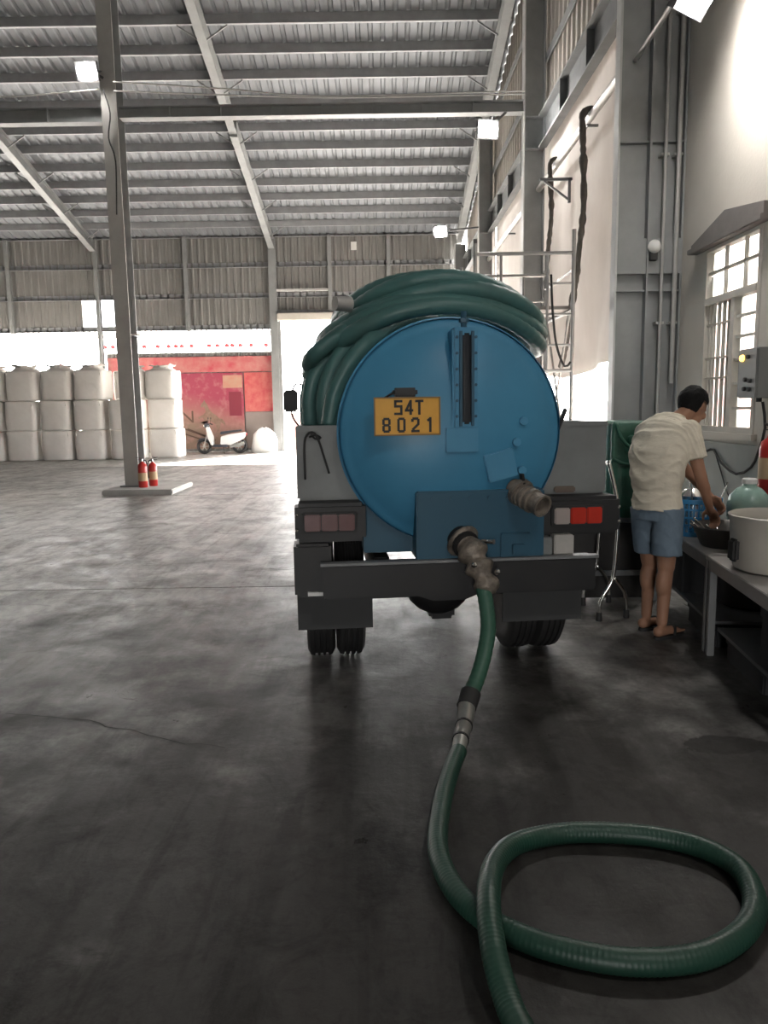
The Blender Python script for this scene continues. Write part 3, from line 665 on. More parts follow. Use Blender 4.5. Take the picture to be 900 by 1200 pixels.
def make_bag(seed, ruff):
    t = thing('bulk_bag', 'x', 'bag', (0,0,0), local=True)
    bag_mesh(seed).build('sack', M_bag, t, smooth='all')
    for s in (-1, 1):
        for s2 in (-1, 1):
            MB().tube(spline([(s*0.4, s2*0.455, 0.76), (s*0.38, s2*0.455, 0.88), (s*0.25, s2*0.455, 0.89), (s*0.2, s2*0.46, 0.77)], 0.05), 0.018, 6).build('lifting_loop', M_bag, t, smooth='all')
    if ruff:
        rings = []
        for j, (r_, z) in enumerate(((0.44,0.92),(0.38,0.97),(0.3,1.02),(0.3,1.07),(0.42,1.1))):
            rings.append([V(((r_*1.0+0.06*noise.noise(V((k*0.9+seed, j, seed)))*j*0.5)*math.cos(2*math.pi*k/30), (r_+0.03*math.sin(k*2.6)*j/2)*math.sin(2*math.pi*k/30), z+0.05*noise.noise(V((k*0.7, seed, j)))*j/2)) for k in range(30)])
        MB().loft(rings, caps=False).build('tied_top', M_bag, t, smooth='all', fix=False)
    return t
protos = [make_bag(1.0, False), make_bag(2.3, False), make_bag(3.7, False)]; tops = [make_bag(4.2, True), make_bag(5.9, True)]
used = set()
def place_bag(x, y, tier, k, col):
    src = tops[(k // 3) % 2] if tier == 2 else protos[(col + tier) % 3]
    if src.name in used: o = copy_tree(src)
    else: o = src; used.add(src.name)
    o.location = (x + random.uniform(-.02,.02), y + random.uniform(-.04,.04), tier*0.945); o.rotation_euler = (0, 0, R(random.choice((0,180)) + random.uniform(-3,3)))
    tier_n = ('bottom', 'middle', 'top')[tier]
    nth = ('first', 'second', 'third', 'fourth', 'fifth', 'sixth', 'seventh')[col]
    tag(o, 'white woven bulk bag, %s tier, %s column from the printed banner' % (tier_n, nth), 'bag', 'stacked bulk bags')
k = 0
for ci, x in enumerate((-13.6, -12.5, -11.45, -10.37, -9.3, -8.17)):
    for tier in range(3):
        place_bag(x + (0.1 if tier == 2 and x < -9 else (-0.08 if tier == 2 else 0)), 24.35 + (0.9 if (tier == 2 and x > -9) else 0), tier, k, 6-ci); k += 1
for tier in range(3): place_bag(-7.1 - 0.06*tier, 24.9 + 0.15*tier, tier, k, 0); k += 1

# ------------------------------------------------------------------ fire extinguishers by the column
M_ext = mat('extinguisher_red', (0.42, 0.03, 0.025), 0.3)
def extinguisher(p, label, rz=0, h=0.42, r_=0.075):
    t = thing('fire_extinguisher', label, 'extinguisher', p, 'fire extinguishers', rz=rz, local=True)
    MB().lathe([(r_*0.9,0),(r_,0.015),(r_,h-0.08),(r_*0.85,h-0.03),(r_*0.4,h),(r_*0.33,h+0.02)], (0,0,0), n=20).build('cylinder', M_ext, t, smooth=True)
    MB().lathe([(r_*1.005,0.12),(r_*1.01,0.125),(r_*1.01,0.27),(r_*1.005,0.275)], (0,0,0), n=20, caps=False).build('paper_label', mat('extinguisher_label', (0.5,0.36,0.22), 0.6), t, smooth=True)
    MB().cyl((0,0,h+0.015), (0,0,h+0.07), 0.018, n=10).build('valve', M_chrome, t)
    MB().bar((-0.01,0,h+0.075), (0.1,0,h+0.1), 0.02, 0.01).bar((-0.01,0,h+0.055), (0.09,0,h+0.055), 0.02, 0.008).build('handle', M_black, t)
    MB().tube(spline([(-0.015,0,h+0.05),(-0.07,0,h+0.03),(-0.09,0,h-0.1),(-0.085,-0.02,0.15)], 0.03), 0.01, 8).build('hose', M_black, t, smooth='all')
    return t
extinguisher((-4.48, 13.955, 0.1), 'red fire extinguisher standing against the free-standing column', R(200), 0.46, 0.085)
extinguisher((-4.37, 14.22, 0.1), 'red fire extinguisher tucked behind another at the free-standing column', R(30), 0.44, 0.08)

# ------------------------------------------------------------------ scooter and covered pile
def make_scooter(loc, rz):
    t = thing('motor_scooter', 'white and dark motor scooter parked before the printed banner', 'scooter', loc, rz=rz, local=True)
    M_wp = mat('white_fairing', (0.78,0.78,0.77), 0.3); M_dp = mat('dark_fairing', (0.05,0.055,0.07), 0.35)
    for x in (-0.62, 0.6):
        wq = MB(); P = [V((x + 0.215*math.cos(a), 0, 0.265 + 0.215*math.sin(a))) for a in [2*math.pi*k/28 for k in range(29)]]
        wq.tube(P, 0.048, 10, caps=False); wh = wq.build('tyre', M_black, t, smooth='all'); as_part_parent(wh)
        MB().lathe([(0.17,-0.03),(0.175,-0.02),(0.175,0.02),(0.17,0.03),(0.155,0.0)], (x,0,0.265), (0,1,0), 24, caps=False).build('rim', M_galv, wh, smooth=True)
        sp = MB()
        for k in range(6):
            a = k*math.pi/3; sp.bar((x,0,0.265), (x+0.17*math.cos(a),0,0.265+0.17*math.sin(a)), 0.025, 0.02, (0,1,0))
        sp.cyl((x,-0.05,0.265), (x,0.05,0.265), 0.045); sp.build('spoke', M_galv, wh)
    def sec(pts, half, nm, m_, bev=0.02): return MB().prism([(x,-half,z) for x, z in pts], (0,2*half,0)).build(nm, m_, t, smooth=True, bevel=bev)
    sec([(-0.36,0.3),(-0.28,0.3),(-0.3,0.6),(-0.44,0.95),(-0.52,0.92),(-0.46,0.55)], 0.19, 'leg_shield', M_wp)
    sec([(-0.36,0.24),(0.2,0.22),(0.22,0.32),(-0.3,0.32)], 0.16, 'footboard', M_dp)
    sec([(-0.05,0.32),(0.3,0.3),(0.75,0.5),(0.86,0.68),(0.8,0.74),(0.2,0.66),(-0.02,0.6)], 0.14, 'tail_fairing', M_wp)
    sec([(-0.04,0.66),(0.28,0.72),(0.72,0.78),(0.72,0.83),(0.3,0.8),(0.0,0.77),(-0.06,0.72)], 0.13, 'saddle', M_dp, 0.03)
    sec([(-0.88,0.42),(-0.75,0.54),(-0.55,0.56),(-0.42,0.45),(-0.48,0.42),(-0.62,0.5),(-0.78,0.46)], 0.07, 'front_mudguard', M_dp)
    sec([(0.25,0.22),(0.62,0.22),(0.66,0.3),(0.3,0.38)], 0.1, 'engine', M_galv)
    MB().cyl((0.3,-0.14,0.24), (0.78,-0.16,0.36), 0.045, 0.055).build('exhaust', M_galv, t, smooth=True)
    MB().cyl((-0.62,0.06,0.265), (-0.47,0.06,0.75), 0.02).cyl((-0.62,-0.06,0.265), (-0.47,-0.06,0.75), 0.02).build('fork', M_galv, t)
    MB().tube(spline([(-0.36,-0.34,1.0),(-0.42,-0.2,1.04),(-0.46,0,1.0),(-0.42,0.2,1.04),(-0.36,0.34,1.0)], 0.05), 0.016, 8).build('handlebar', M_black, t, smooth='all')
    MB().ell((-0.5,0,0.98), ((0.1,0,0),(0,0.14,0),(0,0,0.1))).build('headlamp_cowl', M_dp, t, smooth='all')
    MB().ell((-0.57,0,0.97), ((0.05,0,0),(0,0.09,0),(0,0,0.06))).build('headlamp', M_chrome, t, smooth='all')
    for s in (-1, 1):
        mq = MB().cyl((-0.42,s*0.2,1.03), (-0.4,s*0.28,1.2), 0.007, n=6).build('mirror_stalk', M_black, t)
        as_part_parent(mq); MB().ell((-0.4,s*0.29,1.23), ((0.012,0,0),(0,0.06,0),(0,0,0.04))).build('mirror', M_black, mq, smooth='all')
    MB().box(0.83,0.88,-0.07,0.07,0.62,0.7).build('tail_lamp', M_ext, t, bevel=0.01)
    MB().bar((0.05,-0.1,0.24), (0.1,-0.25,0.01), 0.02, 0.02).build('kickstand', M_black, t)
    return t
make_scooter((-5.62, 26.35, 0), R(4))
q = MB(); rings = []
for z, kx in ((0,1.0),(0.2,1.02),(0.5,0.98),(0.75,0.85),(0.9,0.5),(0.97,0.15)):
    rings.append([V((-4.2 + 0.42*kx*math.copysign(abs(math.cos(a))**0.6, math.cos(a))*(1+0.12*noise.noise(V((a*1.7, z*3, 2)))) + 0.02*math.sin(a*9), 26.75 + 0.35*kx*math.copysign(abs(math.sin(a))**0.6, math.sin(a)), z*(0.82+0.1*math.sin(a*2)))) for a in [2*math.pi*k/36 for k in range(36)]])
tag(q.loft(rings).build('covered_pile', mat('white_tarpaulin', (0.8,0.79,0.77), 0.5, var=0.2, scale=3), smooth='all'), 'pile under a white tarpaulin beside the parked scooter', 'tarpaulin')

# ------------------------------------------------------------------ scaffold tower
def scaffold():
    t = thing('scaffold_tower', 'grey tubular scaffold tower standing beyond the tank', 'scaffold', (1.66, 9.7, 0))
    M_s = mat('scaffold_tube', (0.42,0.41,0.4), 0.45, 0.4, var=0.5, scale=5)
    X0, X1, Ya, Yb = 1.1, 2.24, 9.0, 10.5; rr = 0.024
    for y in (Ya, Yb):
        for x in (X0, X1): MB().cyl((x,y,0), (x,y,3.36 if x == X0 else 3.5), rr, n=10).build('standard', M_s, t, smooth=True)
        for z in (0.35, 1.28, 1.9, 3.24): MB().cyl((X0,y,z), (X1,y,z), rr*0.9, n=8).build('ledger', M_s, t, smooth=True)
        MB().cyl((X0+0.3,y,1.9), (X0+0.3,y,3.24), rr*0.7, n=8).build('inner_upright', M_s, t); MB().cyl((X1-0.3,y,1.9), (X1-0.3,y,3.24), rr*0.7, n=8).build('inner_upright', M_s, t)
        for z in (2.2, 2.55, 2.9): MB().cyl((X1-0.3,y,z), (X1,y,z), rr*0.6, n=8).build('rung', M_s, t)
    for x in (X0, X1):
        for z in (3.05, 2.6) : MB().cyl((x,Ya,z), (x,Yb,z), rr*0.8, n=8).build('side_rail', M_s, t)
        MB().cyl((x,Ya,0.5), (x,Yb,2.8), rr*0.6, n=8).build('cross_brace', M_s, t); MB().cyl((x,Ya,2.8), (x,Yb,0.5), rr*0.6, n=8).build('cross_brace', M_s, t)
    for y in (9.3, 9.75, 10.2): MB().box(X0-0.02, X1+0.02, y-0.18, y+0.18, 2.62, 2.66).build('platform_board', mat('dusty_board', (0.3,0.28,0.26), 0.8, var=0.5, scale=4), t)
    MB().tube(spline([(1.98,9.0,3.0),(2.0,8.98,2.6),(2.05,8.98,2.2),(2.15,8.98,1.95),(2.22,8.98,2.0)], 0.05), 0.014, 6).build('tied_cable', M_cable, t, smooth='all')
scaffold()

# red machine standing outside under the canvas edge
t = thing('red_machine', 'red steel machine frame standing outside below the canvas curtain', 'machine', (3.75, 11.6, -0.09))
M_rm = mat('machine_red', (0.45, 0.03, 0.04), 0.45, 0, var=0.3, scale=4)
MB().prism([(3.55,11.4,-0.09),(4.3,11.4,-0.09),(4.3,11.4,2.1),(3.68,11.4,1.95)], (0,0.8,0)).build('casing', M_rm, t, bevel=0.02)
MB().prism([(3.32,11.3,-0.09),(3.5,11.3,-0.09),(3.48,11.3,1.65),(3.42,11.3,1.65)], (0,0.12,0)).build('strut', M_rm, t)
MB().box(3.3, 3.6, 11.32, 11.42, 0.9, 1.15).build('crosspiece', M_rm, t)
# ------------------------------------------------------------------ tanker truck (local frame: x right, y towards the cab, z up)
TK = thing('tanker_truck', 'small truck with a round blue tank and yellow number plate', 'truck', (0.373, 4.0, 0), rz=R(5), local=True)
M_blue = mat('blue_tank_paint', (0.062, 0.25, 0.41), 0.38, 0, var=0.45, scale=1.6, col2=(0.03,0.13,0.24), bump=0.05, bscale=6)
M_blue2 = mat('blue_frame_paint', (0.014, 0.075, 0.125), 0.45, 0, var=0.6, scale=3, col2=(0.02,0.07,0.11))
M_fend = mat('grey_side_panel', (0.2, 0.212, 0.212), 0.5, 0.1, var=0.6, scale=3, col2=(0.1,0.1,0.095))
M_blk = mat('black_truck_metal', (0.012, 0.0125, 0.014), 0.5, 0, var=0.5, scale=5, col2=(0.03,0.027,0.024))
M_grime = mat('grimy_coupling', (0.3, 0.255, 0.21), 0.45, 0.25, var=0.9, scale=16, col2=(0.04,0.035,0.03), bump=0.6, bscale=30)
CZ, TR = 1.362, 0.602
def lr(*a, **k): return MB().lathe(*a, **k)
shell = lr([(TR,0.07),(TR,3.55)], (0,0,CZ), (0,1,0), 72, caps=False).build('tank_shell', M_blue, TK, smooth=True)
prof = [(TR*math.sin(a), 0.085 - 0.17*(math.cos(a)-math.cos(R(62)))/(1-math.cos(R(62)))) for a in [R(62)*k/14 for k in range(15)]]
prof = [(max(0.004, TR*(r_/ (TR*math.sin(R(62))))*0.985), h) for r_, h in prof]
prof = prof[:-1] + [(TR*0.975, 0.068), (TR*0.992, 0.08), (TR*1.0, 0.1)]
lr(prof, (0,0,CZ), (0,1,0), 72).build('tank_end', M_blue, TK, smooth=True)
lr([(0.004,3.65),(0.3,3.63),(TR*0.9,3.6),(TR,3.55)], (0,0,CZ), (0,1,0), 48).build('tank_end', M_blue, TK, smooth=True)
lr([(TR,0.1),(TR+0.012,0.104),(TR+0.012,0.128),(TR,0.132)], (0,0,CZ), (0,1,0), 72, caps=False).build('rim_seam', M_blue, TK, smooth=True)
for y in (1.2, 2.4): lr([(TR,y),(TR+0.008,y+0.005),(TR+0.008,y+0.03),(TR,y+0.035)], (0,0,CZ), (0,1,0), 72, caps=False).build('weld_band', M_blue, TK, smooth=True)
# sight gauge
sg = MB().box(-0.02, 0.112, -0.1, 0.06, 1.385, 1.9).build('sight_gauge', M_blue, TK, bevel=0.012); as_part_parent(sg)
MB().box(0.03, 0.075, -0.115, -0.095, 1.41, 1.87).build('gauge_slot', mat('gauge_glass', (0.012,0.016,0.022), 0.2), sg, bevel=0.01)
for s in (0.022, 0.083): MB().box(s-0.007, s+0.007, -0.113, -0.095, 1.4, 1.88).build('gauge_rail', M_blue2, sg)
for z in (1.45, 1.53, 1.61, 1.69, 1.77, 1.85):
    for x in (0.002, 0.1): MB().cyl((x,-0.107,z), (x,-0.095,z), 0.008, n=8).build('bolt', M_blue2, sg)
MB().cyl((0.052,-0.03,1.9), (0.052,-0.03,1.985), 0.016, n=10).cyl((0.052,-0.03,1.93), (0.052,-0.03,1.95), 0.026, n=6).build('gauge_fitting', M_blue2, sg)
MB().box(-0.055, 0.115, -0.1, 0.03, 1.265, 1.392).build('gauge_plate', M_blue, TK, bevel=0.004)
MB().obox((0.24,-0.05,1.19), (0.16,0.06,0.15), (0,-14,0)).build('patch_plate', M_blue, TK, bevel=0.005)
for x, z in ((0.33,1.31),(0.36,1.16),(0.37,1.42)): MB().cyl((x,-0.065 if z < 1.4 else -0.05,z), (x,0.03,z), 0.022, n=14).build('weld_boss', M_blue, TK)
# number plate
M_yel = mat('plate_yellow', (0.72, 0.37, 0.045), 0.45, 0, var=0.25, scale=9); M_ink = mat('plate_black', (0.015,0.014,0.012), 0.5)
pl = MB().box(-0.424, -0.088, -0.105, -0.095, 1.363, 1.548).build('number_plate', M_yel, TK, bevel=0.004); as_part_parent(pl)
bq = MB()
for a in ((-0.427,-0.085,1.357,1.364),(-0.427,-0.085,1.546,1.553)): bq.box(a[0],a[1],-0.111,-0.095,a[2],a[3])
for a in ((-0.427,-0.42),(-0.092,-0.085)): bq.box(a[0],a[1],-0.111,-0.095,1.36,1.55)
bq.build('plate_rim', mat('plate_dull_rim', (0.25,0.15,0.05), 0.5), pl)
def glyph(ch, cx, cz, gw, gh, th):
    q = MB(); y0, y1 = -0.1085, -0.103
    L_, R_ = cx-gw/2, cx+gw/2; B, T_ = cz-gh/2, cz+gh/2; mz = cz
    def h(z, a=L_, b=R_): q.box(a, b, y0, y1, z-th/2, z+th/2)
    def v(x, a, b): q.box(x-th/2, x+th/2, y0, y1, a, b)
    l, r_, t_, b_ = L_+th/2, R_-th/2, T_-th/2, B+th/2
    if ch == '5': h(t_); h(mz+gh*0.08); h(b_); v(l, mz+gh*0.05, T_); v(r_, B, mz+gh*0.1)
    if ch == '4': v(R_-gw*0.3, B, T_); h(B+gh*0.3); q.bar((L_+th/2,(y0+y1)/2,B+gh*0.3), (R_-gw*0.3,(y0+y1)/2,T_-th*0.4), y1-y0, th, (0,0,1))
    if ch == 'T': h(t_); v(cx, B, T_)
    if ch == '8': h(t_, l, r_); h(mz, l, r_); h(b_, l, r_); v(l, B+th*.6, mz-th*.2); v(r_, B+th*.6, mz-th*.2); v(l, mz+th*.2, T_-th*.6); v(r_, mz+th*.2, T_-th*.6)
    if ch == '0': h(t_, l, r_); h(b_, l, r_); v(l, B+th*.6, T_-th*.6); v(r_, B+th*.6, T_-th*.6)
    if ch == '2': h(t_, l, r_); v(l, T_-gh*0.3, T_-th*.6); v(r_, mz, T_-th*.6); h(b_); q.bar((l,(y0+y1)/2,B+th), (r_,(y0+y1)/2,mz+th*0.3), y1-y0, th, (0,0,1))
    if ch == '1': v(cx+gw*0.1, B, T_); q.bar((cx-gw*0.25,(y0+y1)/2,T_-gh*0.24), (cx+gw*0.1,(y0+y1)/2,T_-th*0.5), y1-y0, th, (0,0,1))
    q.build('plate_character', M_ink, pl)
for ch, x in (('5',-0.302),('4',-0.247),('T',-0.194)): glyph(ch, x, 1.5, 0.043, 0.076, 0.0125)
for ch, x in (('8',-0.364),('0',-0.287),('2',-0.215),('1',-0.142)): glyph(ch, x, 1.411, 0.043, 0.076, 0.0125)
MB().box(-0.325, -0.2, -0.1, 0.06, 1.555, 1.6).build('plate_lamp', M_blk, TK, bevel=0.012)
MB().cyl((-0.37,-0.1,1.55), (-0.31,-0.08,1.585), 0.006, n=6).build('plate_lamp_wire', M_blk, TK)
# frame, skirts
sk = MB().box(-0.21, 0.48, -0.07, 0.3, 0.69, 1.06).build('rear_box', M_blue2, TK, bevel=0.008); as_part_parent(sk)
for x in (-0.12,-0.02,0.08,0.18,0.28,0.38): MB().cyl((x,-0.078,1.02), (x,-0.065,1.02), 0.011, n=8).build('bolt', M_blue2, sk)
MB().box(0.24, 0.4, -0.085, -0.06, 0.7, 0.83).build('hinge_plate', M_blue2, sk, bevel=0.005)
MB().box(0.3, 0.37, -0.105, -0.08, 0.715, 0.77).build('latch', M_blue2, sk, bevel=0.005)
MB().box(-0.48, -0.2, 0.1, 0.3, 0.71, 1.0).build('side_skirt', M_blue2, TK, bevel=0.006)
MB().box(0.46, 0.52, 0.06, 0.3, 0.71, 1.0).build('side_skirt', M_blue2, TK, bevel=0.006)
for s in (-1, 1):
    MB().box(s*0.38-0.04, s*0.38+0.04, 0.12, 5.4, 0.5, 0.68).build('chassis_rail', M_blk, TK)
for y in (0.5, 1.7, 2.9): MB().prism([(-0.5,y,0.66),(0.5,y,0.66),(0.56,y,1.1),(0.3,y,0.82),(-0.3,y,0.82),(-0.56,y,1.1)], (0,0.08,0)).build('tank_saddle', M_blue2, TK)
# side panels either side of the tank end
for s in (-1, 1):
    o0, o1 = (0.905 if s > 0 else 0.835), 0.44; hx = 0.94 if s > 0 else 0.85; lx = 0.025 if s > 0 else 0.0
    q = MB(); q.prism([(s*o1,0.16,1.0),(s*o0,0.16,1.0),(s*o0,0.16,1.405),(s*o1,0.16,1.405)], (0,1.2,0))
    sp = q.build('side_box', M_fend, TK, bevel=0.012); as_part_parent(sp)
    MB().box(min(s*o0,s*o1)-0.0, max(s*o0,s*o1), 0.15, 0.17, 1.38, 1.41).build('box_lip', M_fend, sp, bevel=0.004)
    hs = MB().box(min(s*hx,s*0.47), max(s*hx,s*0.47), 0.02, 0.2, 0.79, 1.0).build('lamp_housing', M_blk, TK, bevel=0.02); as_part_parent(hs)
    xs = sorted((s*(0.8+lx), s*(0.53+lx))); x0, x1 = xs
    MB().box(x0-0.012, x1+0.012, 0.0, 0.03, 0.845, 0.955).build('lamp_frame', M_black, hs, bevel=0.006)
    third = (x1-x0)/3
    M_lr = mat('red_lamp_lens', (0.5,0.035,0.02), 0.18, 0, var=0.35, scale=14); M_lc = mat('grey_lamp_lens', (0.35,0.3,0.28), 0.15); M_ld = mat('grimy_lamp_lens', (0.1,0.03,0.03), 0.3, 0, var=0.5, scale=14)
    for k in range(3):
        mm = (M_lc, M_lr, M_lr) if s > 0 else (M_ld, M_ld, M_ld)
        MB().box(x0+third*k+0.002, x0+third*(k+1)-0.002, -0.012, 0.01, 0.855, 0.945).build('lamp_lens', mm[k], hs, bevel=0.006)
    for zz in (0.86, 0.94): MB().sph((s*(hx-0.012), 0.02, zz), 0.01, 8, 6).build('lamp_screw', M_chrome, hs)
MB().obox((0.66,0.145,1.03), (0.12,0.03,0.035), (0,0,0)).build('box_latch', mat('rusty_latch', (0.13,0.1,0.08), 0.7), TK, bevel=0.008)
MB().obox((0.62,0.1,1.42), (0.02,0.02,0.13), (10,18,0)).build('box_peg', M_blk, TK)
MB().tube(spline([(-0.79,0.145,1.12),(-0.79,0.14,1.3),(-0.775,0.135,1.36),(-0.745,0.13,1.375),(-0.715,0.13,1.34),(-0.66,0.14,1.15)], 0.02), 0.006, 6).build('bent_wire', M_cable, TK, smooth='all')
MB().tube(spline([(-0.76,0.14,1.35),(-0.73,0.12,1.36),(-0.7,0.14,1.345),(-0.73,0.125,1.34),(-0.75,0.14,1.365)], 0.01), 0.006, 6).build('wire_knot', M_cable, TK, smooth='all')
# bumper, flaps
MB().box(-0.71, 0.76, -0.1, 0.02, 0.505, 0.69).build('bumper', M_blk, TK, bevel=0.01)
MB().box(-0.72, 0.77, -0.11, -0.06, 0.685, 0.7).build('bumper_lip', M_steel_d, TK)
MB().box(-0.86, -0.66, -0.02, 0.2, 0.5, 0.79).build('guard_bracket', M_blk, TK, bevel=0.015)
MB().box(-0.79, -0.69, -0.045, -0.02, 0.515, 0.535).build('reflector_strip', mat('pale_reflector', (0.7,0.7,0.68), 0.4), TK)
MB().box(0.44, 0.54, -0.03, 0.05, 0.69, 0.79).build('step_bracket', M_fend, TK, bevel=0.006); MB().box(0.55, 0.66, -0.03, 0.05, 0.69, 0.8).build('step_bracket', mat('pale_bracket', (0.5,0.48,0.45), 0.5, 0.3, var=0.5, scale=8), TK, bevel=0.006)
for x0, x1, z0, z1 in ((-0.85,-0.44,0.3,0.52), (0.29,0.74,0.3,0.5)): MB().box(x0, x1, 0.06, 0.08, z0, z1).build('mud_flap', mat('dusty_mud_flap', (0.045,0.047,0.048), 0.7, var=0.6, scale=4, col2=(0.04,0.04,0.04)), TK)
# axle and drop shape under the chassis
MB().cyl((-0.7,0.58,0.39), (0.7,0.58,0.39), 0.06, n=12).build('axle', M_blk, TK, smooth=True)
MB().ell((0.0,0.56,0.4), ((0.2,0,0),(0,0.2,0),(0,0,0.17))).build('differential', M_blk, TK, smooth='all')
MB().prism([(-0.4,0.2,0.56),(0.4,0.2,0.56),(0.28,0.2,0.47),(0.1,0.2,0.4),(-0.08,0.2,0.4),(-0.25,0.2,0.46)], (0,0.06,0)).build('cross_member', M_blk, TK)
MB().box(-0.06, 0.1, 0.5, 0.62, 0.2, 0.3).build('differential_plug', M_blk, TK, bevel=0.02)
def tyre_mesh(x0, wd, y, rad=0.385):
    q = MB(); p = []
    hw = wd/2
    p = [(rad*0.58,-hw*0.8),(rad*0.72,-hw),(rad*0.9,-hw*1.0),(rad*0.985,-hw*0.78),(rad,-hw*0.5)]
    for k in range(3): z = -hw*0.4 + k*hw*0.4; p += [(rad,z-hw*0.1),(rad*0.965,z-hw*0.08),(rad*0.965,z+hw*0.08),(rad,z+hw*0.1)]
    p += [(rad,hw*0.5),(rad*0.985,hw*0.78),(rad*0.9,hw),(rad*0.72,hw),(rad*0.58,hw*0.8)]
    return q.lathe(p, (x0,y,rad), (1,0,0), 40)
for y, xs in ((0.58, (-0.725,-0.55,0.47,0.64)), (4.55, (-0.7,0.7))):
    for x in xs:
        ty = tyre_mesh(x, 0.165, y).build('tyre', M_black, TK, smooth=True); as_part_parent(ty)
        sgn = 1 if x > 0 else -1
        MB().lathe([(0.215,0.0),(0.2,0.03),(0.1,0.05),(0.09,0.09),(0.03,0.095)], (x+sgn*0.02,y,0.385), (sgn,0,0), 20).build('wheel_rim', M_galv, ty, smooth=True)
# outlets
ov = lr([(0.05,-0.02),(0.05,0.03),(0.075,0.03),(0.075,0.06),(0.052,0.06)], (0.33,-0.04,1.06), (0.35,-0.75,-0.3), 18).build('upper_outlet', M_grime, TK, smooth=True); as_part_parent(ov)
d_ = V((0.45,-0.8,-0.28)).normalized(); p0 = V((0.33,-0.06,1.045))
lr([(0.045,0),(0.062,0.03),(0.062,0.05),(0.052,0.055),(0.065,0.07),(0.065,0.09),(0.054,0.095),(0.066,0.11),(0.066,0.13),(0.055,0.135),(0.06,0.2),(0.048,0.2),(0.044,0.12),(0.01,0.118)], p0, d_, 20).build('outlet_coupling', M_grime, ov, smooth=True)
MB().bar(p0+d_*0.05+V((0,0,0.05)), p0+d_*0.03+V((0.0,-0.02,0.11)), 0.025, 0.014).build('coupling_lever', M_blk, ov)
lv = MB().cyl((0.02,-0.05,0.81), (0.045,-0.12,0.78), 0.07, 0.075, n=18).build('lower_outlet', M_blk, TK, smooth=True); as_part_parent(lv)
P = spline([(0.03,-0.06,0.8),(0.07,-0.14,0.75),(0.1,-0.2,0.67),(0.125,-0.235,0.6),(0.13,-0.25,0.545)], 0.012)
rs = [0.082 + 0.012*math.sin(i*0.9) + 0.012*noise.noise(V((i*0.35,0,0))) - 0.03*i/len(P) for i in range(len(P))]
MB().tube(P, rs, 20).build('wrapped_coupling', M_grime, lv, smooth='all')
MB().cyl((0.14,-0.09,0.79), (0.19,-0.14,0.795), 0.014, n=8).build('cam_lever', M_chrome, lv, smooth=True)
for k, (dx, z) in enumerate(((0.16,0.66),(0.04,0.7))): MB().sph((dx+0.02,-0.26,z), 0.016, 8, 6).build('clamp_bolt', M_chrome, lv)
# cab
cb = MB().prism([(-0.8,3.95,0.55),(-0.8,5.5,0.55),(-0.8,5.55,1.15),(-0.8,5.3,1.78),(-0.8,5.1,1.86),(-0.8,3.95,1.86)], (1.6,0,0)).build('cab', mat('cab_paint', (0.2,0.3,0.36), 0.4), TK, bevel=0.04); as_part_parent(cb)
MB().box(-0.62, 0.62, 3.935, 3.95, 1.3, 1.75).build('rear_window', M_glass, cb)
for s in (-1, 1): MB().prism([(s*0.802,4.25,1.25),(s*0.802,5.3,1.25),(s*0.802,5.12,1.72),(s*0.802,4.25,1.72)], (s*0.006,0,0)).build('side_window', M_glass, cb)
for s in (-1, 1):
    mr_ = MB().tube(spline([(s*0.8,5.2,1.75),(s*0.95,5.25,1.8),(s*1.01,5.25,1.65),(s*1.0,5.25,1.4),(s*0.8,5.2,1.15)], 0.05), 0.011, 6).build('mirror_arm', M_blk, TK, smooth='all'); as_part_parent(mr_)
    MB().obox((s*1.02,5.2,1.6), (0.17,0.05,0.26), (0,0,0)).build('mirror_head', M_blk, mr_, bevel=0.02)

# ------------------------------------------------------------------ green suction hoses
def ribbed(P, r_, amp):
    return [r_ + (amp if i % 3 else -2*amp) for i in range(len(P))]
M_hose = mat('green_pvc_hose', (0.014, 0.055, 0.037), 0.42, 0, var=0.5, scale=5, col2=(0.018,0.036,0.026))
M_hose2 = mat('dull_green_hose', (0.055, 0.15, 0.145), 0.42, 0, var=0.5, scale=4, col2=(0.07,0.105,0.09))
TKM = Matrix.Translation((0.373,4.0,0)) @ Matrix.Rotation(R(5), 4, 'Z')
pts = []
loops = [(-0.72,0.66,0.2,1.5,0.0),(-0.7,0.7,0.3,1.65,0.02),(-0.68,0.68,0.24,1.55,0.075),(-0.62,0.72,0.34,1.7,0.085),(-0.52,0.66,0.22,1.6,0.14),(-0.56,0.58,0.38,1.8,0.19)]
NP = 26; H = []
for li, (xa, xb, ya, yb, lay) in enumerate(loops):
    nx = loops[min(li+1, len(loops)-1)]
    for k in range(NP):
        f = k/NP; a = 2*math.pi*f + math.pi/2
        A = [p*(1-f) + q_*f for p, q_ in zip((xa,xb,ya,yb,lay), nx)]
        cx, rx_ = (A[0]+A[1])/2, (A[1]-A[0])/2; cy, ry_ = (A[2]+A[3])/2, (A[3]-A[2])/2
        x = cx + rx_*math.copysign(abs(math.cos(a))**0.85, math.cos(a)); y = cy + ry_*math.copysign(abs(math.sin(a))**0.8, math.sin(a))
        z = CZ + TR + 0.066 + A[4] - (0.46 if x < 0 else 0.4)*x*x + 0.012*math.sin(a*3+li*1.7)
        H.append(TKM @ V((x, y, z)))
HC = thing('hose_coil', 'heap of coiled green suction hose lying over the blue tank', 'hose', (0.35, 4.8, 1.9))
P = spline(H, 0.022); MB().tube(P, ribbed(P, 0.05, 0.0009), 14).build('coiled_hose', M_hose2, HC, smooth='all')
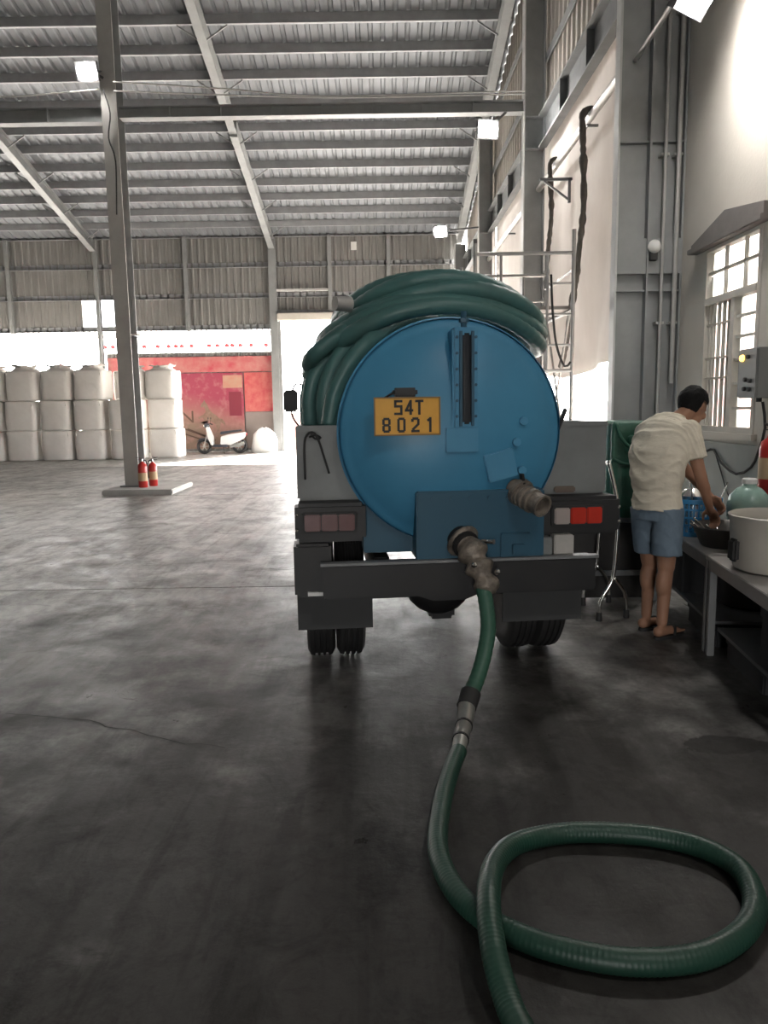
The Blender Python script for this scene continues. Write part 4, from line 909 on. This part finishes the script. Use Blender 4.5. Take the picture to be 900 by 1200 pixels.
for k in range(7):
    x = -0.658 - 0.017*k; y = 0.42 + 0.09*((k*3) % 7)
    Q = [TKM @ V(p) for p in ((-0.3,y+0.1,1.96+0.02*k),(-0.5,y+0.03,1.88),(x*0.93,y,1.74),(x-0.01,y,1.58),(x-0.012,y+0.02,1.404))]
    P = spline(Q, 0.022); MB().tube(P, ribbed(P, 0.047, 0.0008), 14).build('hanging_hose', M_hose2, HC, smooth='all')
for k in range(3):
    Q = [TKM @ V((-0.652*math.sin(R(a)), max(0.24, 0.62 - 0.0085*a) + 0.1*k, CZ + 0.652*math.cos(R(a)))) for a in (0, 12, 24, 36, 48, 60, 72, 86)]   # lies on the tank shell
    P = spline(Q, 0.022); MB().tube(P, ribbed(P, 0.046, 0.0008), 14).build('hanging_hose', M_hose2, HC, smooth='all')
for k in range(3):
    Q = [TKM @ V(p) for p in ((-0.35,0.5+0.12*k,2.0),(-0.55,0.42+0.12*k,1.93-0.03*k),(-0.7,0.4+0.12*k,1.82-0.05*k),(-0.755,0.55+0.12*k,1.76-0.05*k),(-0.7,0.85,1.76),(-0.5,1.0,1.88))]
    P = spline(Q, 0.022); MB().tube(P, ribbed(P, 0.045, 0.0008), 14).build('looped_hose', M_hose2, HC, smooth='all')
c_ = TKM @ V((-0.52,0.25,2.06)); MB().cyl(c_, c_+V((-0.08,-0.05,0.0)), 0.042, 0.038, n=16).build('hose_coupling', M_galv, HC, smooth=True)

HS = thing('discharge_hose', 'green hose running from the tank outlet to a loop on the floor', 'hose', (0.5, 3.0, 0))
Z0 = 0.037
top_pts = [(0.497,3.765,0.6),(0.512,3.725,0.51),(0.514,3.66,0.375),(0.462,3.56,0.215),(0.395,3.45,0.115)]
P = spline(top_pts, 0.012); MB().tube(P, ribbed(P, 0.039, 0.0006), 16).build('upper_hose', mat('pale_green_hose', (0.035,0.105,0.07), 0.4, 0, var=0.6, scale=7, col2=(0.04,0.09,0.065)), HS, smooth='all')
a, b_ = V((0.405,3.468,0.13)), V((0.376,3.4,0.088)); MB().cyl(a, b_, 0.05, 0.047, n=18).build('rubber_sleeve', M_black, HS, smooth=True)
P = [V((0.379,3.41,0.094)), V((0.358,3.3,0.06)), V((0.33,3.18,0.046)), V((0.3,3.03,0.038))]; P = spline(P, 0.03)
MB().tube(P, [0.042 - 0.013*i/len(P) for i in range(len(P))], 18).build('metal_connector', mat('dull_aluminium', (0.42,0.42,0.39), 0.42, 0.6, var=0.5, scale=8), HS, smooth='all')
for f in (0.36, 0.62):
    i = int(len(P)*f); MB().tube([P[i], P[i] + (P[i+1]-P[i]).normalized()*0.014], 0.045 - 0.012*f, 18).build('clamp_band', M_blk, HS, smooth=True)
hp = [(0.305,3.05),(0.262,2.9),(0.205,2.65),(0.163,2.34),(0.192,2.134),(0.255,2.005),(0.34,1.92),(0.466,1.849),(0.636,1.804),(0.822,1.819),(0.977,1.905),(1.075,2.031),(1.106,2.198),(1.032,2.319),(0.886,2.389),(0.689,2.416),(0.539,2.399)]
pts = [(x,y,Z0) for x, y in hp] + [(0.41,2.315,0.055),(0.325,2.16,0.085),(0.28,1.965,0.112),(0.27,1.8,0.085),(0.283,1.69,0.05),(0.308,1.58,Z0),(0.4,1.3,Z0),(0.62,0.95,Z0),(1.0,0.6,Z0)]
P = spline(pts, 0.005); MB().tube(P, ribbed(P, 0.035, 0.0004), 18).build('floor_hose', M_hose, HS, smooth='all')
# ------------------------------------------------------------------ tables by the side wall (local frame: x to the wall, y along the wall)
M_tt = mat('worn_steel_tabletop', (0.36, 0.345, 0.33), 0.4, 0.25, var=0.5, scale=4, col2=(0.2,0.19,0.18))
TRZ = R(-7.2); TO = V((1.914, 4.384, 0)); TM = Matrix.Translation(TO) @ Matrix.Rotation(TRZ, 4, 'Z')
def table(y0, y1, label, W=0.85):
    t = thing('work_table', label, 'table', TO, rz=TRZ, local=True, group='steel work tables')
    MB().box(0, W, y0, y1, 0.575, 0.6).build('tabletop', M_tt, t, bevel=0.004)
    MB().box(0.01, 0.03, y0+0.01, y1-0.01, 0.52, 0.575).build('apron', M_tt, t); MB().box(W-0.03, W-0.01, y0+0.01, y1-0.01, 0.52, 0.575).build('apron', M_tt, t)
    for x in (0.01, W-0.05):
        for y in (y0+0.012, y1-0.052): MB().box(x, x+0.04, y, y+0.04, 0, 0.575).build('leg', M_steel, t, bevel=0.003)
    MB().box(0.06, W-0.02, y0+0.06, y1-0.06, 0.16, 0.18).build('lower_shelf', M_steel_d, t)  # shelf added to carry the dark filling under the table
    return t
table(-1.3, -0.006, 'steel work table carrying the big pale pot'); table(0.006, 1.15, 'steel work table the man is working at')
def tl(x, y, z): return TM @ V((x, y, z))
M_dark = mat('dark_shade_fill', (0.035,0.033,0.032), 0.5, 0.2, var=0.5, scale=8)  # near-black, for filling added where shade lies under tables and bench
for (x, y, r_, h, lab) in ((0.45,-0.45,0.2,0.26,'added dark pot for shade on the shelf under the pale pot table'), (0.45,0.5,0.22,0.22,'blackened cooking pot on the shelf under the man\'s table')):
    c = tl(x, y, 0.18); MB().lathe([(r_*0.9,0),(r_,0.02),(r_,h),(r_*1.04,h),(r_*1.04,h+0.012),(r_*0.97,h+0.012),(r_*0.96,0.03),(0.01,0.025)], c, n=28).build('shade_pot', M_dark, smooth=True)
    tag(bpy.context.scene.collection.objects[-1], lab, 'pot', 'added dark pots')
# big pale pot
pc = V((2.135, 3.97, 0.6)); t = thing('stock_pot', 'large pale enamel pot with a black handle on the table', 'pot', pc)
M_pot = mat('pale_enamel', (0.55,0.52,0.46), 0.4, 0, var=0.3, scale=5)
MB().lathe([(0.21,0.0),(0.235,0.012),(0.25,0.06),(0.26,0.26),(0.268,0.285),(0.272,0.3),(0.262,0.305),(0.25,0.285),(0.24,0.08),(0.01,0.06)], pc, n=40).build('pot_body', M_pot, t, smooth=True)
MB().lathe([(0.2,0.19),(0.2,0.195),(0.01,0.2)], pc, n=32).build('pot_contents', mat('cloudy_water', (0.33,0.3,0.26), 0.2), t, smooth=True)
MB().box(1.845, 1.88, 3.9, 3.98, 0.66, 0.78).build('pot_handle', M_black, t, bevel=0.012)
# dark washing basin with cutlery
bc = tl(0.22, 0.33, 0.6); t = thing('wash_basin', 'dark metal washing basin full of shiny utensils in front of the man', 'basin', bc)
MB().lathe([(0.15,0.0),(0.16,0.008),(0.21,0.12),(0.225,0.128),(0.222,0.135),(0.2,0.125),(0.14,0.02),(0.01,0.015)], bc, n=36).build('basin_shell', mat('dark_basin_metal', (0.09,0.085,0.08), 0.45, 0.4, var=0.5, scale=7), t, smooth=True)
def utensil(c, d, label, kind, side, ln):
    """head lies along d behind c, the handle runs ln ahead of c"""
    c = V(c); d = V(d).normalized(); sd_ = V(side).normalized(); nn = d.cross(sd_).normalized()
    t_ = thing(kind, label, kind, c, 'shiny utensils in the basin and basket')
    MB().tube(spline([c, c + d*ln*0.5, c + d*ln], 0.03), 0.006, 6).build('handle', M_chrome, t_, smooth='all')
    MB().ell(c - d*0.03, (d*0.04, sd_*0.028, nn*0.011), 12, 8).build('bowl', M_chrome, t_, smooth='all')
for k in range(9):                                   # spoons lean in the basin with their handles on its rim
    a = R(40*k + 12); ra = V((math.cos(a), math.sin(a), 0)); ta = V((-math.sin(a), math.cos(a), 0))
    utensil(bc + ra*0.132 + V((0,0,0.0775)), ra*0.76 + V((0,0,0.65)), 'shiny metal spoon lying in the dark basin', 'spoon', ta, 0.125)
# blue basket
M_bk = mat('blue_plastic', (0.03, 0.2, 0.42), 0.4)
kc = tl(0.13, 0.8, 0.6); t = thing('plastic_basket', 'blue slatted plastic basket behind the washing basin', 'basket', kc)
MB().lathe([(0.15,0),(0.158,0.004),(0.158,0.012),(0.01,0.014)], kc, n=32).build('basket_floor', M_bk, t)
for z, r_, h in ((0.0,0.155,0.03),(0.075,0.164,0.012),(0.125,0.17,0.012),(0.18,0.176,0.012),(0.225,0.183,0.03)):
    MB().lathe([(r_,z),(r_+0.006,z),(r_+0.006,z+h),(r_,z+h),(r_,z)], kc, n=36, caps=False).build('hoop', M_bk, t, smooth=True)
for k in range(36):
    a = 2*math.pi*k/36; MB().bar(kc + V((0.158*math.cos(a),0.158*math.sin(a),0.01)), kc + V((0.183*math.cos(a),0.183*math.sin(a),0.235)), 0.01, 0.006).build('slat', M_bk, t)
for k, (ax, z, prof) in enumerate(((-1, 0.209, [(0.045,0),(0.065,0.006),(0.088,0.19),(0.091,0.195),(0.086,0.193),(0.06,0.012),(0.005,0.01)]),      # deep bowl upside down on the basket floor
                                   (1, 0.208, [(0.035,0),(0.06,0.005),(0.1,0.055),(0.104,0.06),(0.096,0.058),(0.052,0.012),(0.005,0.009)]),
                                   (-1, 0.32, [(0.03,0),(0.055,0.005),(0.094,0.05),(0.099,0.054),(0.091,0.052),(0.048,0.011),(0.005,0.008)]))):
    tag(MB().lathe(prof, kc + V((0,0,z)), (0,0,ax), 28).build('steel_bowl', M_chrome, smooth=True),
        ('deep steel bowl turned upside down inside the blue basket', 'shiny steel bowl standing upright on the upturned deep bowl', 'shallow steel bowl upside down on top of the basket heap')[k], 'bowl', 'steel bowls in the blue basket')
for k, a in enumerate((-20, 75, 160, 245)):          # ladles stand in the basket and lean on its rim
    a = R(a); ra = V((math.cos(a), math.sin(a), 0)); ta = V((-math.sin(a), math.cos(a), 0))
    utensil(kc + ra*0.128 + V((0,0,0.086)), ra*0.3 + V((0,0,0.954)), 'shiny ladle sticking out of the blue basket', 'ladle', ta, 0.29)
# green jug, pink cloth
jc = tl(0.455, 0.68, 0.6); t = thing('water_jug', 'pale green plastic water jug with a white cap', 'jug', jc)
MB().lathe([(0.11,0),(0.13,0.01),(0.135,0.03),(0.135,0.1),(0.128,0.11),(0.135,0.12),(0.135,0.22),(0.12,0.28),(0.08,0.325),(0.045,0.345),(0.04,0.37),(0.03,0.372)], jc, n=32).build('jug_body', mat('pale_green_plastic', (0.3,0.46,0.4), 0.25, 0, var=0.3, scale=4), t, smooth=True)
MB().lathe([(0.046,0.36),(0.048,0.363),(0.048,0.39),(0.04,0.395)], jc, n=20).build('jug_cap', M_white, t, smooth=True)
cc = tl(0.68, 0.3, 0.6); rings = []
for z, r_ in ((0,0.165),(0.12,0.16),(0.24,0.15),(0.33,0.125),(0.385,0.075),(0.405,0.02)):
    rings.append([cc + V(((r_*(1+0.1*math.sin(a*7+z*5)*(1-z*1.5)+0.1*noise.noise(V((a*1.1,z*4,3)))))*math.cos(a)*1.15, r_*(1+0.12*math.sin(a*7+z*5)*(1-z*1.5))*math.sin(a), z + (0.02*math.sin(a*2) if z > 0 else 0))) for a in [2*math.pi*k/56 for k in range(56)]])
tag(MB().loft(rings).build('pink_cloth', mat('faded_pink_cloth', (0.5,0.3,0.27), 0.9, 0, var=0.4, scale=6, bump=0.4, bscale=14), smooth='all'), 'faded pink cloth draped in a heap behind the pale pot', 'cloth')

M_crate = mat('crate_shade_dark', (0.03,0.032,0.035), 0.6, 0, var=0.4, scale=6)  # near-black crates, added to darken the space under the tables
def crate(x0, x1, y0, y1, z0, h, label):
    c = tl((x0+x1)/2, (y0+y1)/2, z0); t_ = thing('shade_crate', label, 'crate', c, 'added dark crates under the tables', rz=TRZ, local=True); W, D = x1-x0, y1-y0
    MB().box(-W/2, W/2, -D/2, D/2, 0, 0.02).build('crate_floor', M_crate, t_)
    for s_ in (-1, 1):
        MB().box(s_*W/2-0.01, s_*W/2+0.01, -D/2, D/2, 0, h).build('crate_side', M_crate, t_); MB().box(-W/2, W/2, s_*D/2-0.01, s_*D/2+0.01, 0, h).build('crate_side', M_crate, t_)
        MB().box(s_*W/2-0.02, s_*W/2+0.02, -D/2, D/2, h-0.04, h).build('crate_rim', M_crate, t_)
crate(0.08, 0.8, -1.2, -0.72, 0.18, 0.3, 'added dark crate for shade on the shelf below the pink cloth end of the pale pot table')
crate(0.08, 0.8, 0.78, 1.06, 0.18, 0.32, 'added dark crate for shade on the shelf under the blue basket')
crate(0.12, 0.8, -0.66, -0.1, 0.0, 0.14, 'shallow added dark crate for shade on the floor under the pale pot')
crate(0.12, 0.8, 0.12, 0.72, 0.0, 0.14, 'shallow added dark crate for shade on the floor under the washing basin')
# ------------------------------------------------------------------ wall fixtures
t = thing('control_box', 'grey electrical control box with a yellow lamp beside the window', 'box', (2.9, 5.84, 1.53))
M_cb = mat('control_box_grey', (0.2,0.205,0.2), 0.5, 0.1, var=0.2, scale=5)
MB().box(2.8, 3.0, 5.68, 5.98, 1.53, 1.905).build('cabinet', M_cb, t, bevel=0.006)
fr = MB().box(2.79, 2.8, 5.69, 5.97, 1.54, 1.895).build('front_cover', M_cb, t)
tag(MB().lathe([(0.026,0),(0.026,0.01),(0.02,0.02),(0.004,0.026)], (2.79,5.9,1.835), (-1,0,0), 16).build('indicator_lamp', mat('amber_lamp', (0.9,0.6,0.15), 0.4, emit=(1.0,0.62,0.12), estr=3.0), t, smooth=True), 'glowing yellow indicator lamp')
for y, z in ((5.83,1.67),(5.76,1.66),(5.84,1.6),(5.77,1.595),(5.8,1.84)): MB().cyl((2.79,y,z), (2.77,y,z), 0.016, n=14).build('push_button', M_black, t)
MB().cyl((2.9,5.84,1.53), (2.9,5.84,1.5), 0.02, n=10).build('cable_gland', M_black, t)
wire([(2.97,7.3,1.12),(2.97,7.1,1.0),(2.97,6.9,1.06),(2.97,6.75,1.08),(2.97,6.6,0.98),(2.97,6.3,0.9),(2.97,6.05,0.98),(2.97,5.95,1.1),(2.97,5.86,1.3),(2.93,5.84,1.5)], 0.011, 'black cable looping along the wall below the control box', group='cables on the plaster wall')
wire([(2.975,6.75,1.08),(2.975,6.6,0.9),(2.975,6.45,0.72),(2.975,6.3,0.62)], 0.006, 'thin cable hanging down the wall behind the jug', group='cables on the plaster wall')
t = extinguisher((2.84, 5.5, 0.82), 'red fire extinguisher hung on the wall below the control box', R(90), 0.42, 0.08); MB().box(-0.14, 0.14, -0.17, -0.08, 0.25, 0.29).build('wall_hook', M_black, t)

# ------------------------------------------------------------------ covered load on a dark bench, chrome folding stand
t = thing('dark_bench', 'dark low bench between the truck and the man', 'bench', (1.85, 5.75, 0))
MB().box(1.3, 2.12, 5.6, 6.0, 0.62, 0.66).build('bench_top', M_steel_d, t, bevel=0.005)
for x in (1.32, 2.06):
    for y in (5.62, 5.94): MB().box(x, x+0.04, y, y+0.04, 0, 0.62).build('leg', M_steel_d, t)
MB().box(1.34, 2.08, 5.62, 5.64, 0.2, 0.24).build('rail', M_steel_d, t)
MB().box(1.38, 2.04, 5.65, 5.9, 0.02, 0.6).build('bench_gap_block', M_dark, t, bevel=0.01)  # added dark block, closes the bright gap under the bench
rings = []
for z, kx in ((0.0,1.08),(0.1,1.04),(0.3,1.0),(0.5,0.98),(0.62,0.98),(0.69,0.96),(0.715,0.85),(0.72,0.3)):
    ring = []
    for k in range(64):
        a = 2*math.pi*k/64; c, s_ = math.cos(a), math.sin(a); e = 0.35
        f = 1 + 0.05*math.sin(a*8 + z*4)*(1-z) + 0.07*noise.noise(V((c*2, s_*2, z*4)))
        ring.append(V((1.835 + math.copysign(abs(c)**e, c)*0.15*kx*f, 5.72 + math.copysign(abs(s_)**e, s_)*0.17*kx*f, 0.66 + z)))
    rings.append(ring)
M_gt = mat('green_tarpaulin', (0.03, 0.13, 0.085), 0.45, 0, var=0.6, scale=6, col2=(0.015,0.05,0.035), bump=0.5, bscale=9)
t = thing('covered_load', 'upright load wrapped in a green tarpaulin on the dark bench', 'tarpaulin', (1.835, 5.72, 0.66))
MB().loft(rings).build('tarpaulin', M_gt, t, smooth='all')
MB().tube(spline([(1.71,5.53,1.36),(1.74,5.51,1.26),(1.8,5.5,1.19),(1.86,5.5,1.2),(1.92,5.52,1.28),(1.95,5.54,1.36)], 0.02), 0.014, 8).build('tarpaulin_fold', M_gt, t, smooth='all')
MB().tube(spline([(1.69,5.54,1.1),(1.8,5.52,1.06),(1.95,5.53,1.08)], 0.02), 0.012, 8).build('tarpaulin_fold', M_gt, t, smooth='all')
MB().ell((1.82,5.52,1.24), ((0.03,0,0),(0,0.02,0),(0,0,0.035))).build('tarpaulin_knot', M_gt, t, smooth='all')
t = thing('folding_stand', 'chrome tube folding stand with black rubber feet beside the truck', 'stand', (1.6, 5.15, 0))
for dy in (0.0, 0.42):
    MB().tube(spline([(1.53,5.1+dy,1.12),(1.548,5.1+dy,1.06),(1.589,5.1+dy,0.885),(1.606,5.1+dy,0.707),(1.6,5.1+dy,0.5),(1.594,5.1+dy,0.4),(1.575,5.1+dy,0.28),(1.513,5.1+dy,0.17),(1.494,5.1+dy,0.1),(1.493,5.1+dy,0.02)], 0.03), 0.014, 10).build('tube_leg', M_chrome, t, smooth='all')
    MB().tube(spline([(1.583,5.1+dy,0.31),(1.63,5.12+dy,0.26),(1.68,5.15+dy,0.19),(1.704,5.17+dy,0.1),(1.706,5.17+dy,0.02)], 0.03), 0.014, 10).build('tube_leg', M_chrome, t, smooth='all')
    for x, y in ((1.493,5.1+dy),(1.706,5.17+dy)): MB().cyl((x,y,0.0), (x,y,0.06), 0.022, 0.018, n=12).build('rubber_foot', M_black, t, smooth=True)
for z, x in ((1.1,1.535),): MB().cyl((x,5.1,z), (x,5.52,z), 0.011, n=8).build('cross_tube', M_chrome, t, smooth=True)

# ------------------------------------------------------------------ the man at the table
PN = thing('person', 'person in cream short-sleeved shirt and denim shorts bending over the table', 'person', (1.78, 4.78, 0))
M_skin = mat('tan_skin', (0.36, 0.19, 0.12), 0.55, 0, var=0.25, scale=8); M_hair = mat('black_hair', (0.009,0.0085,0.0085), 0.75, spec=0.2, bump=0.6, bscale=60)
M_shirt = mat('cream_shirt', (0.78, 0.71, 0.58), 0.85, 0, var=0.25, scale=5, bump=0.55, bscale=11, stretch=(1,1,2.2)); M_denim = mat('faded_denim', (0.17, 0.23, 0.29), 0.85, 0, var=0.6, scale=6, col2=(0.08,0.11,0.15), bump=0.3, bscale=18)
F = V((0.82, 0.57, 0)).normalized(); S = V((F.y, -F.x, 0))      # forward, right-hand side
UP = V((0,0,1))
pel = V((1.755, 4.79, 0.86)); ch = V((1.775, 4.80, 1.17)); nk = V((1.865, 4.865, 1.40))
hipR, hipL = pel + S*0.085 + V((0,0,-0.04)), pel - S*0.085 + V((0,0,-0.04))
knR, knL = V((1.795, 4.70, 0.47)), V((1.755, 4.88, 0.47)); anR, anL = V((1.775, 4.68, 0.085)), V((1.745, 4.88, 0.085))
shR, shL = V((1.905, 4.70, 1.325)), V((1.80, 5.00, 1.325))
elR, wrR = V((1.985, 4.68, 1.045)), V((2.08, 4.75, 0.835)); elL, wrL = V((2.03, 5.03, 1.06)), V((2.165, 4.95, 0.885))
hd = V((2.005, 4.90, 1.475)); FH = (F + V((0,0,-0.55))).normalized(); UH = S.cross(FH).normalized()
if UH.z < 0: UH = -UH
def torso(q, gr=0.0, bottom=0.0):
    """elliptical sections from waist to shoulders"""
    secs = [(pel + V((0,0,0.02)) - UP*bottom, 0.146, 0.11), (pel + V((-0.005,0,0.1)), 0.136, 0.1), (pel*0.5 + ch*0.5 + V((-0.02,-0.015,0)), 0.15, 0.11), (ch + V((-0.025,-0.02,0)), 0.175, 0.122),
            (ch*0.45 + nk*0.55 + V((-0.02,-0.015,0.01)), 0.185, 0.115), (nk + V((-0.01,-0.008,-0.03)), 0.12, 0.085), (nk + V((0,0,0.0)), 0.062, 0.06)]
    rings = []
    for i, (c, a, b) in enumerate(secs):
        d = (secs[min(i+1,len(secs)-1)][0] - secs[max(i-1,0)][0]).normalized(); f = (F - d*F.dot(d)).normalized()
        rings.append([c + S*(a+gr)*math.cos(t_) + f*(b+gr)*math.sin(t_) for t_ in [2*math.pi*k/28 for k in range(28)]])
    q.loft(rings)
body = MB(); torso(body, -0.012)
body.ell(pel, (S*0.13, F*0.095, UP*0.12))
for h_, k_, a_ in ((hipR, knR, anR), (hipL, knL, anL)):
    body.caps(h_, k_, 0.082, 0.056); body.caps(k_, a_ + V((0,0,0.02)), 0.05, 0.034); body.ell(k_*0.72 + a_*0.28 - F*0.012, (S*0.05, F*0.056, UP*0.11))
    ft = a_ + V((0,0,-0.035)); body.caps(ft - F*0.035, ft + F*0.12 + V((0,0,-0.012)), 0.034, 0.026); body.ell(ft + F*0.1 + V((0,0,-0.012)), (S*0.042, F*0.075, UP*0.024))
    for k in range(5):
        o = S*(0.034 - 0.017*k) if a_ is anR else S*(-0.034 + 0.017*k)
        body.caps(ft + F*0.13 + o + V((0,0,-0.016)), ft + F*(0.195 - 0.008*k) + o + V((0,0,-0.02)), 0.0105, 0.009, 8)
for s_, e_, w_ in ((shR, elR, wrR), (shL, elL, wrL)):
    body.caps(s_, e_, 0.05, 0.037); body.caps(e_, w_, 0.038, 0.025); body.ell(e_*0.7 + w_*0.3, ((w_-e_)*0.36, S*0.04, F*0.04))
body.caps(nk - UP*0.03, hd - FH*0.03 - UH*0.05, 0.056, 0.05)
# head: skull, jaw, brow, nose, ear
body.ell(hd + UH*0.015, (FH*0.098, S*0.076, UH*0.105)); body.ell(hd + FH*0.035 - UH*0.055, (FH*0.062, S*0.056, UH*0.062)); body.ell(hd + FH*0.072 - UH*0.088, (FH*0.026, S*0.026, UH*0.022))
body.ell(hd + FH*0.085 + UH*0.02, (FH*0.016, S*0.05, UH*0.014)); body.caps(hd + FH*0.092 + UH*0.008, hd + FH*0.108 - UH*0.03, 0.009, 0.014, 10); body.ell(hd + FH*0.1 - UH*0.034, (FH*0.012, S*0.018, UH*0.009))
body.ell(hd + FH*0.09 - UH*0.058, (FH*0.01, S*0.024, UH*0.006)); body.ell(hd + FH*0.088 - UH*0.068, (FH*0.01, S*0.02, UH*0.006))
for s_ in (-1, 1): body.ell(hd + S*(0.078*s_) - FH*0.008 - UH*0.005, (FH*0.02, S*0.01, UH*0.032)); body.ell(hd + S*(0.048*s_) + FH*0.07 - UH*0.03, (FH*0.02, S*0.02, UH*0.024))
# hands
def hand(w_, e_, inward):
    d = ((w_ - e_).normalized() + V((0.25,0.05,-0.1))).normalized(); sd_ = (inward - d*inward.dot(d)).normalized(); nrm = d.cross(sd_).normalized()
    if nrm.z > 0: nrm = -nrm                                # palm side looks down
    pc_ = w_ + d*0.05
    body.ell(pc_, (d*0.055, sd_*0.042, nrm*0.017)); body.caps(w_, w_ + d*0.03, 0.025, 0.024, 10)
    for k, ln in enumerate((0.068, 0.077, 0.072, 0.056)):
        b0 = pc_ + d*0.036 + sd_*(0.03 - 0.02*k); b1 = b0 + (d*0.85 + nrm*0.4).normalized()*ln*0.5; b2 = b1 + (d*0.35 + nrm*0.9).normalized()*ln*0.33; b3 = b2 + (-d*0.15 + nrm).normalized()*ln*0.26
        body.caps(b0, b1, 0.0098, 0.0092, 8); body.caps(b1, b2, 0.0092, 0.0085, 8); body.caps(b2, b3, 0.0085, 0.0075, 8)
    t0 = pc_ - d*0.025 + sd_*0.032; t1 = t0 + (sd_*0.7 + d*0.6 + nrm*0.3).normalized()*0.04; t2 = t1 + (d*0.8 + nrm*0.6).normalized()*0.032
    body.caps(t0, t1, 0.0125, 0.011, 8); body.caps(t1, t2, 0.011, 0.009, 8)
hand(wrR, elR, -S); hand(wrL, elL, S)
remeshed(body, 'body', M_skin, PN, 0.0062, 3)
sh = MB(); torso(sh, 0.02, 0.05)
for s_, e_ in ((shR, elR), (shL, elL)):
    sh.sph(s_, 0.072); d = (e_ - s_).normalized(); sh.cyl(s_, s_ + (e_-s_)*0.6, 0.07, 0.066, 18)
    sh.caps(s_*0.5 + nk*0.5 + V((-0.02,0,-0.05)), s_, 0.075, 0.068)
remeshed(sh, 'shirt', M_shirt, PN, 0.0065, 3, fold=0.011)
MB().tube(spline([nk + V((-0.0,0,0.01)) + (S*math.cos(a)*0.068 + F*math.sin(a)*0.066) + V((0,0,-0.02*math.sin(a))) for a in [2*math.pi*k/16 for k in range(17)]], 0.02), 0.016, 8, caps=False).build('shirt_collar', M_shirt, PN, smooth='all')
so = MB(); so.ell(pel + V((0,0,-0.02)), (S*0.15, F*0.118, UP*0.11)); so.loft([[pel + V((0,0,z)) + S*a*math.cos(t_) + F*b*math.sin(t_) for t_ in [2*math.pi*k/24 for k in range(24)]] for z, a, b in ((-0.1,0.15,0.118),(0.06,0.142,0.108))])
for h_, k_ in ((hipR, knR), (hipL, knL)): so.cyl(h_ + V((0,0,0.02)), h_*0.2 + k_*0.8, 0.094, 0.092, 22)
remeshed(so, 'shorts', M_denim, PN, 0.007, 3, fold=0.006)
hr = MB(); n0 = len(hr.v); hr.ell(hd + UH*0.03 - FH*0.012, (FH*0.106, S*0.09, UH*0.108), 40, 28)
keep = []
for i, p in enumerate(hr.v):
    l = p - hd; f, u, s_ = l.dot(FH), l.dot(UH), l.dot(S)
    nn = noise.noise(p*38)*0.007 + noise.noise(p*90)*0.004
    hr.v[i] = p + l.normalized()*nn
    keep.append(u > 0.05 if f > 0.04 else (u > 0.02 if f > -0.015 else u > -0.06))
hr.f = [f for f in hr.f if all(keep[i] for i in f)]
hr.build('hair', M_hair, PN, smooth='all', fix=False)
for s_ in (-1, 1): MB().ell(hd + FH*0.084 + S*(0.032*s_) + UH*0.0, (FH*0.01, S*0.013, UH*0.007), 10, 7).build('eye', mat('dark_eye', (0.02,0.015,0.012), 0.3), PN, smooth='all')
for a_ in (anR, anL):
    c = V((a_.x, a_.y, 0)); q = MB(); out = []
    for k in range(28):
        t_ = 2*math.pi*k/28; lx = 0.145*math.cos(t_); wd_ = 0.052*math.sin(t_)*(1.0 + 0.18*math.cos(t_)); out.append(c + F*(0.075+lx) + S*wd_)
    q.prism(out, (0,0,0.02)); sd0 = q.build('sandal', M_black, PN, bevel=0.004); as_part_parent(sd0)
    MB().tube(spline([c + F*0.07 + S*0.05 + V((0,0,0.02)), c + F*0.1 + S*0.03 + V((0,0,0.06)), c + F*0.12 + V((0,0,0.062)), c + F*0.1 - S*0.03 + V((0,0,0.06)), c + F*0.07 - S*0.05 + V((0,0,0.02))], 0.02), 0.01, 7).build('sandal_strap', M_black, sd0, smooth='all')
